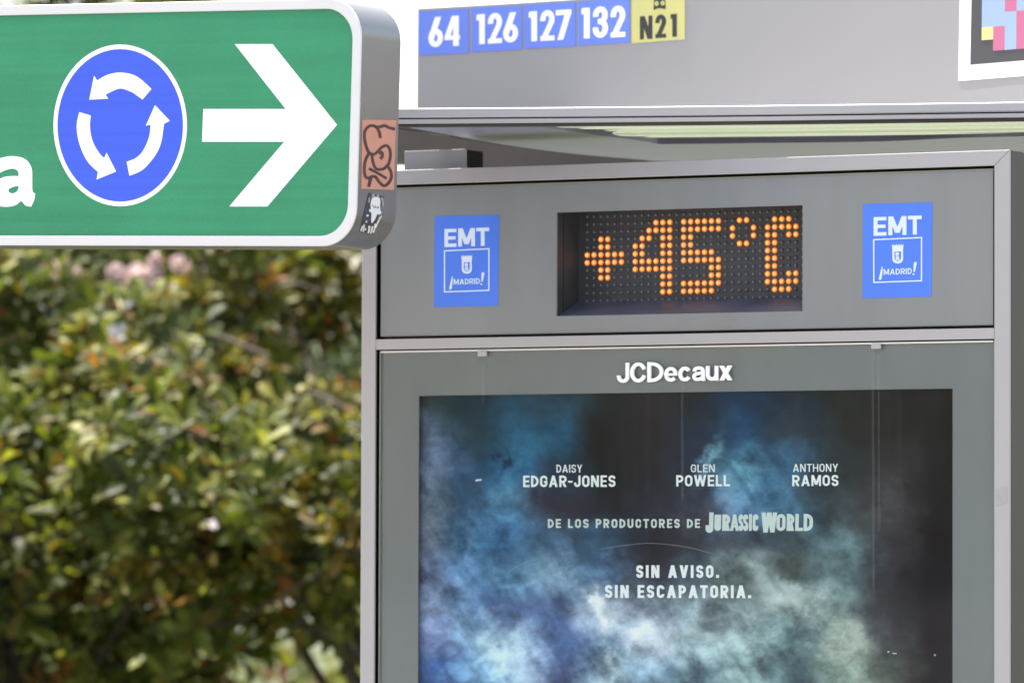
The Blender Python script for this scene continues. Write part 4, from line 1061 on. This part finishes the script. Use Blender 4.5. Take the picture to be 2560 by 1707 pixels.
def tree(name, label, cat, group, base, trunk_top, clumps, pal, seed, size=.114, dens=1.0, per=8, spacing=.106, wid=.38, tr=.07):
    rg = np.random.default_rng(seed); rnd = random.Random(seed)
    root = empty(name, Matrix.Translation(base), label, cat, group)
    lc = [((Vector(c) - base), r) for c, r in clumps]
    p, a, nr, ln, ids = rosettes(rg, [(tuple(c), r) for c, r in lc], size, per, dens, spacing)
    leaf_mesh('crown', p, a, nr, ln, ln * wid, tints(rg, len(p), ids, pal), MT['leaf'], root)
    b = MB(); tt = trunk_top - base
    m1 = tt * .5 + Vector((rnd.uniform(-.06, .06), rnd.uniform(-.06, .06), 0))
    b.tube([(0, 0, -.05), m1 * .5, m1, tt], [tr * 1.25, tr, tr * .85, tr * .6], 10)
    tk = b.build('trunk', MT['bark'], root, smooth=60)
    b = MB()
    for i, (c, r) in enumerate(lc):
        if rnd.random() < .5:
            s_ = m1.lerp(tt, rnd.random()); mid = s_.lerp(c, .55) + Vector((rnd.uniform(-.08, .08), rnd.uniform(-.08, .08), rnd.uniform(-.10, .02)))
            e_ = c + Vector((rnd.uniform(-.5, .5) * r, rnd.uniform(-.5, .5) * r, r * .35))
            b.tube([s_, s_.lerp(mid, .5) + Vector((0, 0, -.02)), mid, e_], [tr * .34, tr * .26, tr * .18, tr * .07], 6)
    b.build('limbs', MT['bark'], tk, smooth=60)
    return root

def flowers(parent, centres, pal, seed, name='blossom', size=.02):
    rg = np.random.default_rng(seed); base = parent.matrix_world.translation
    P_, A_, N_ = [], [], []
    for c, r, n in centres:
        d = unit(rg.normal(size=(n, 3)) + np.array([0, -.7, .3])); p = np.array(c - base)[None] + d * r * (.6 + .4 * rg.random((n, 1)))
        for i in range(n):
            a = unit(d[i] + rg.normal(size=3) * .4); t = unit(np.cross(a, rg.normal(size=3))); b_ = np.cross(a, t)
            for k in range(5):
                ph = k * 1.2566 + rg.random() * .3; rr_ = t * math.cos(ph) + b_ * math.sin(ph)
                x = unit(rr_ * .85 + a * .5); P_.append(p[i]); A_.append(x); N_.append(a)
    P_, A_, N_ = np.array(P_), np.array(A_), np.array(N_); n = len(P_)
    cl = np.array(pal); cl = cl[rg.integers(0, len(cl), n)] * (.85 + .3 * rg.random((n, 1)))
    L_ = size * (.8 + .4 * rg.random(n))
    return leaf_mesh(name, P_, A_, N_, L_, L_ * .9, cl, MT['petal'], parent)

def grid_clumps(seed, px0, px1, py0, py1, Y0, Y1, step, rmin, rmax, keep=1.0, edge=None, layers=2, slope=None):
    rnd = random.Random(seed); o = []
    for ly in range(layers):
        y = py0 + (ly % 2) * step * .5
        row = 0
        while y < py1:
            x = px0 + (row % 2) * step * .5 + (ly % 2) * step * .3
            while x < px1:
                if rnd.random() < keep:
                    xx, yy = x + rnd.uniform(-.32, .32) * step, y + rnd.uniform(-.32, .32) * step
                    r = rnd.uniform(rmin, rmax)
                    Yl = Y0 + (Y1 - Y0) * (ly + .5) / layers + (slope(yy) if slope else 0)
                    if edge is None or edge(xx, yy, r * FPX / Yl):
                        o.append((Wp(xx, yy, Yl + rnd.uniform(-.5, .5) * (Y1 - Y0) / layers), r))
                x += step
            y += step * .8; row += 1
    return o
SL = lambda y: max(0.0, (1330 - y)) / 1000 * 3.6 + max(0.0, y - 1280) / 1000 * 3.2      # the crowns lean back as they rise

GR = [((.046, .062, .011), 5), ((.078, .094, .016), 5), ((.026, .036, .010), 3.5), ((.165, .172, .036), 3.8), ((.095, .074, .013), 2.2), ((.13, .060, .012), 1.0)]
OR = [((.056, .062, .011), 4), ((.096, .096, .016), 4), ((.028, .034, .010), 3), ((.165, .150, .030), 2.8), ((.165, .068, .012), 1.1), ((.125, .080, .014), 1.8)]
OL = [((.055, .062, .014), 4), ((.080, .084, .020), 4), ((.036, .042, .012), 2.5), ((.125, .125, .036), 2), ((.10, .075, .018), 1)]
BR = [((.13, .145, .028), 4), ((.18, .17, .04), 3), ((.08, .10, .02), 2), ((.17, .12, .03), 1)]
G1 = 'shrubs behind the bus stop'
edgeA = lambda x, y, r: True
tA = tree('evergreen_shrub', 'dark green glossy leaved shrub filling the lower left below the green sign', 'shrub', G1, Vector((Wp(60, 1500, 19).x, 19.0, 0)), Wp(60, 1450, 19.0),
          grid_clumps(3, -900, 560, 640, 2500, 17.2, 19.0, 285, .16, .27, .74, None, 3, SL), GR, 5)
bB = Wp(1040, 1500, 19.0); bB.z = 0
tB = tree('evergreen_shrub', 'shrub with orange tinged leaves growing beside the left edge of the advertising panel', 'shrub', G1, bB, Wp(1000, 1400, 19.0),
          grid_clumps(8, 470, 1150, 660, 1590, 17.4, 19.0, 275, .15, .26, .74, lambda x, y, r: (y - r * .9 > 470 or x + r < 930) and (y + r * .55 < 1660 or x < 560), 3, SL), OR, 9)
bC = Wp(250, 1500, 22.8); bC.z = 0
tC = tree('flowering_tree', 'olive green tree with pink blossom rising behind the green sign', 'tree', G1, bC, Wp(250, 700, 22.8),
          grid_clumps(15, -1100, 900, -330, 1250, 22.0, 23.8, 330, .22, .34, .85, lambda x, y, r: x + r * 1.0 < 925 and (y + r < 1000 or x + r < 330)), OL, 19, .075, .7, 8, .075, .38, .10)
bD = Wp(740, 1500, 26.8); bD.z = 0
tD = tree('flowering_bush', 'sunlit yellow green bush with red flowers low beside the advertising panel', 'shrub', G1, bD, Wp(740, 1760, 26.8),
          grid_clumps(23, 380, 1200, 1720, 2500, 26.2, 27.8, 165, .18, .25, 1.0), BR, 29, .06, .9, 8, .065)
bH = Wp(100, 1500, 25.0); bH.z = 0
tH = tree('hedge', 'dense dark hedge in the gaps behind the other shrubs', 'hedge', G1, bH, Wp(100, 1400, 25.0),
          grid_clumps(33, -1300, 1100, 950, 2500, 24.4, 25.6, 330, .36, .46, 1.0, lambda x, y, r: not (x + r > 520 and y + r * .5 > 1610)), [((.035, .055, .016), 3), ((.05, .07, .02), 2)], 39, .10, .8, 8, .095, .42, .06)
F_ = lambda x, y, d=.30: Wp(x, y, 17.2 + SL(y) - d)
flowers(tC, [(F_(295, 690), .032, 22), (F_(345, 700), .042, 30), (F_(395, 672), .04, 12), (F_(165, 682), .035, 24), (F_(125, 665), .012, 6), (F_(450, 660), .025, 9)], [(.56, .42, .40), (.62, .49, .46), (.50, .34, .33)], 41)
flowers(tB, [(F_(535, 1310), .006, 3)], [(.70, .62, .64)], 43, size=.013)
flowers(tA, [(F_(292, 828), .026, 7), (F_(412, 882), .014, 4), (F_(318, 765), .014, 3)], [(.40, .40, .41)], 45, size=.014)  # pale clusters standing in for white glints on the leaves
flowers(tD, [(Wp(712, 1682, 25.75), .020, 7), (Wp(672, 1684, 25.75), .011, 3), (Wp(800, 1702, 25.75), .013, 3)], [(.42, .04, .07), (.45, .08, .11)], 47)
# bare twigs that show in the gaps
bw = lambda px, py, Y: Wp(px, py, Y + .75 + SL(py)) - bB
for pts, r0 in (([(520, 1000, 16.5), (580, 1030, 16.4), (640, 1062, 16.35)], .009), ([(545, 840, 16.7), (600, 860, 16.6), (670, 890, 16.6)], .011), ([(480, 1570, 16.6), (600, 1550, 16.5), (690, 1500, 16.5), (800, 1430, 16.5)], .012), ([(720, 1570, 16.5), (760, 1545, 16.4), (830, 1600, 16.4)], .007), ([(640, 710, 16.6), (720, 700, 16.6), (800, 730, 16.6)], .008), ([(780, 980, 16.5), (830, 1000, 16.4), (880, 1030, 16.4)], .007)):
    b = MB(); b.tube([bw(*p_) for p_ in pts], [r0 * (1 - .22 * i) for i in range(len(pts))], 7)
    b.build('twig', MT['bark'], [c for c in tB.children if c.name.startswith('trunk')][0], smooth=60)
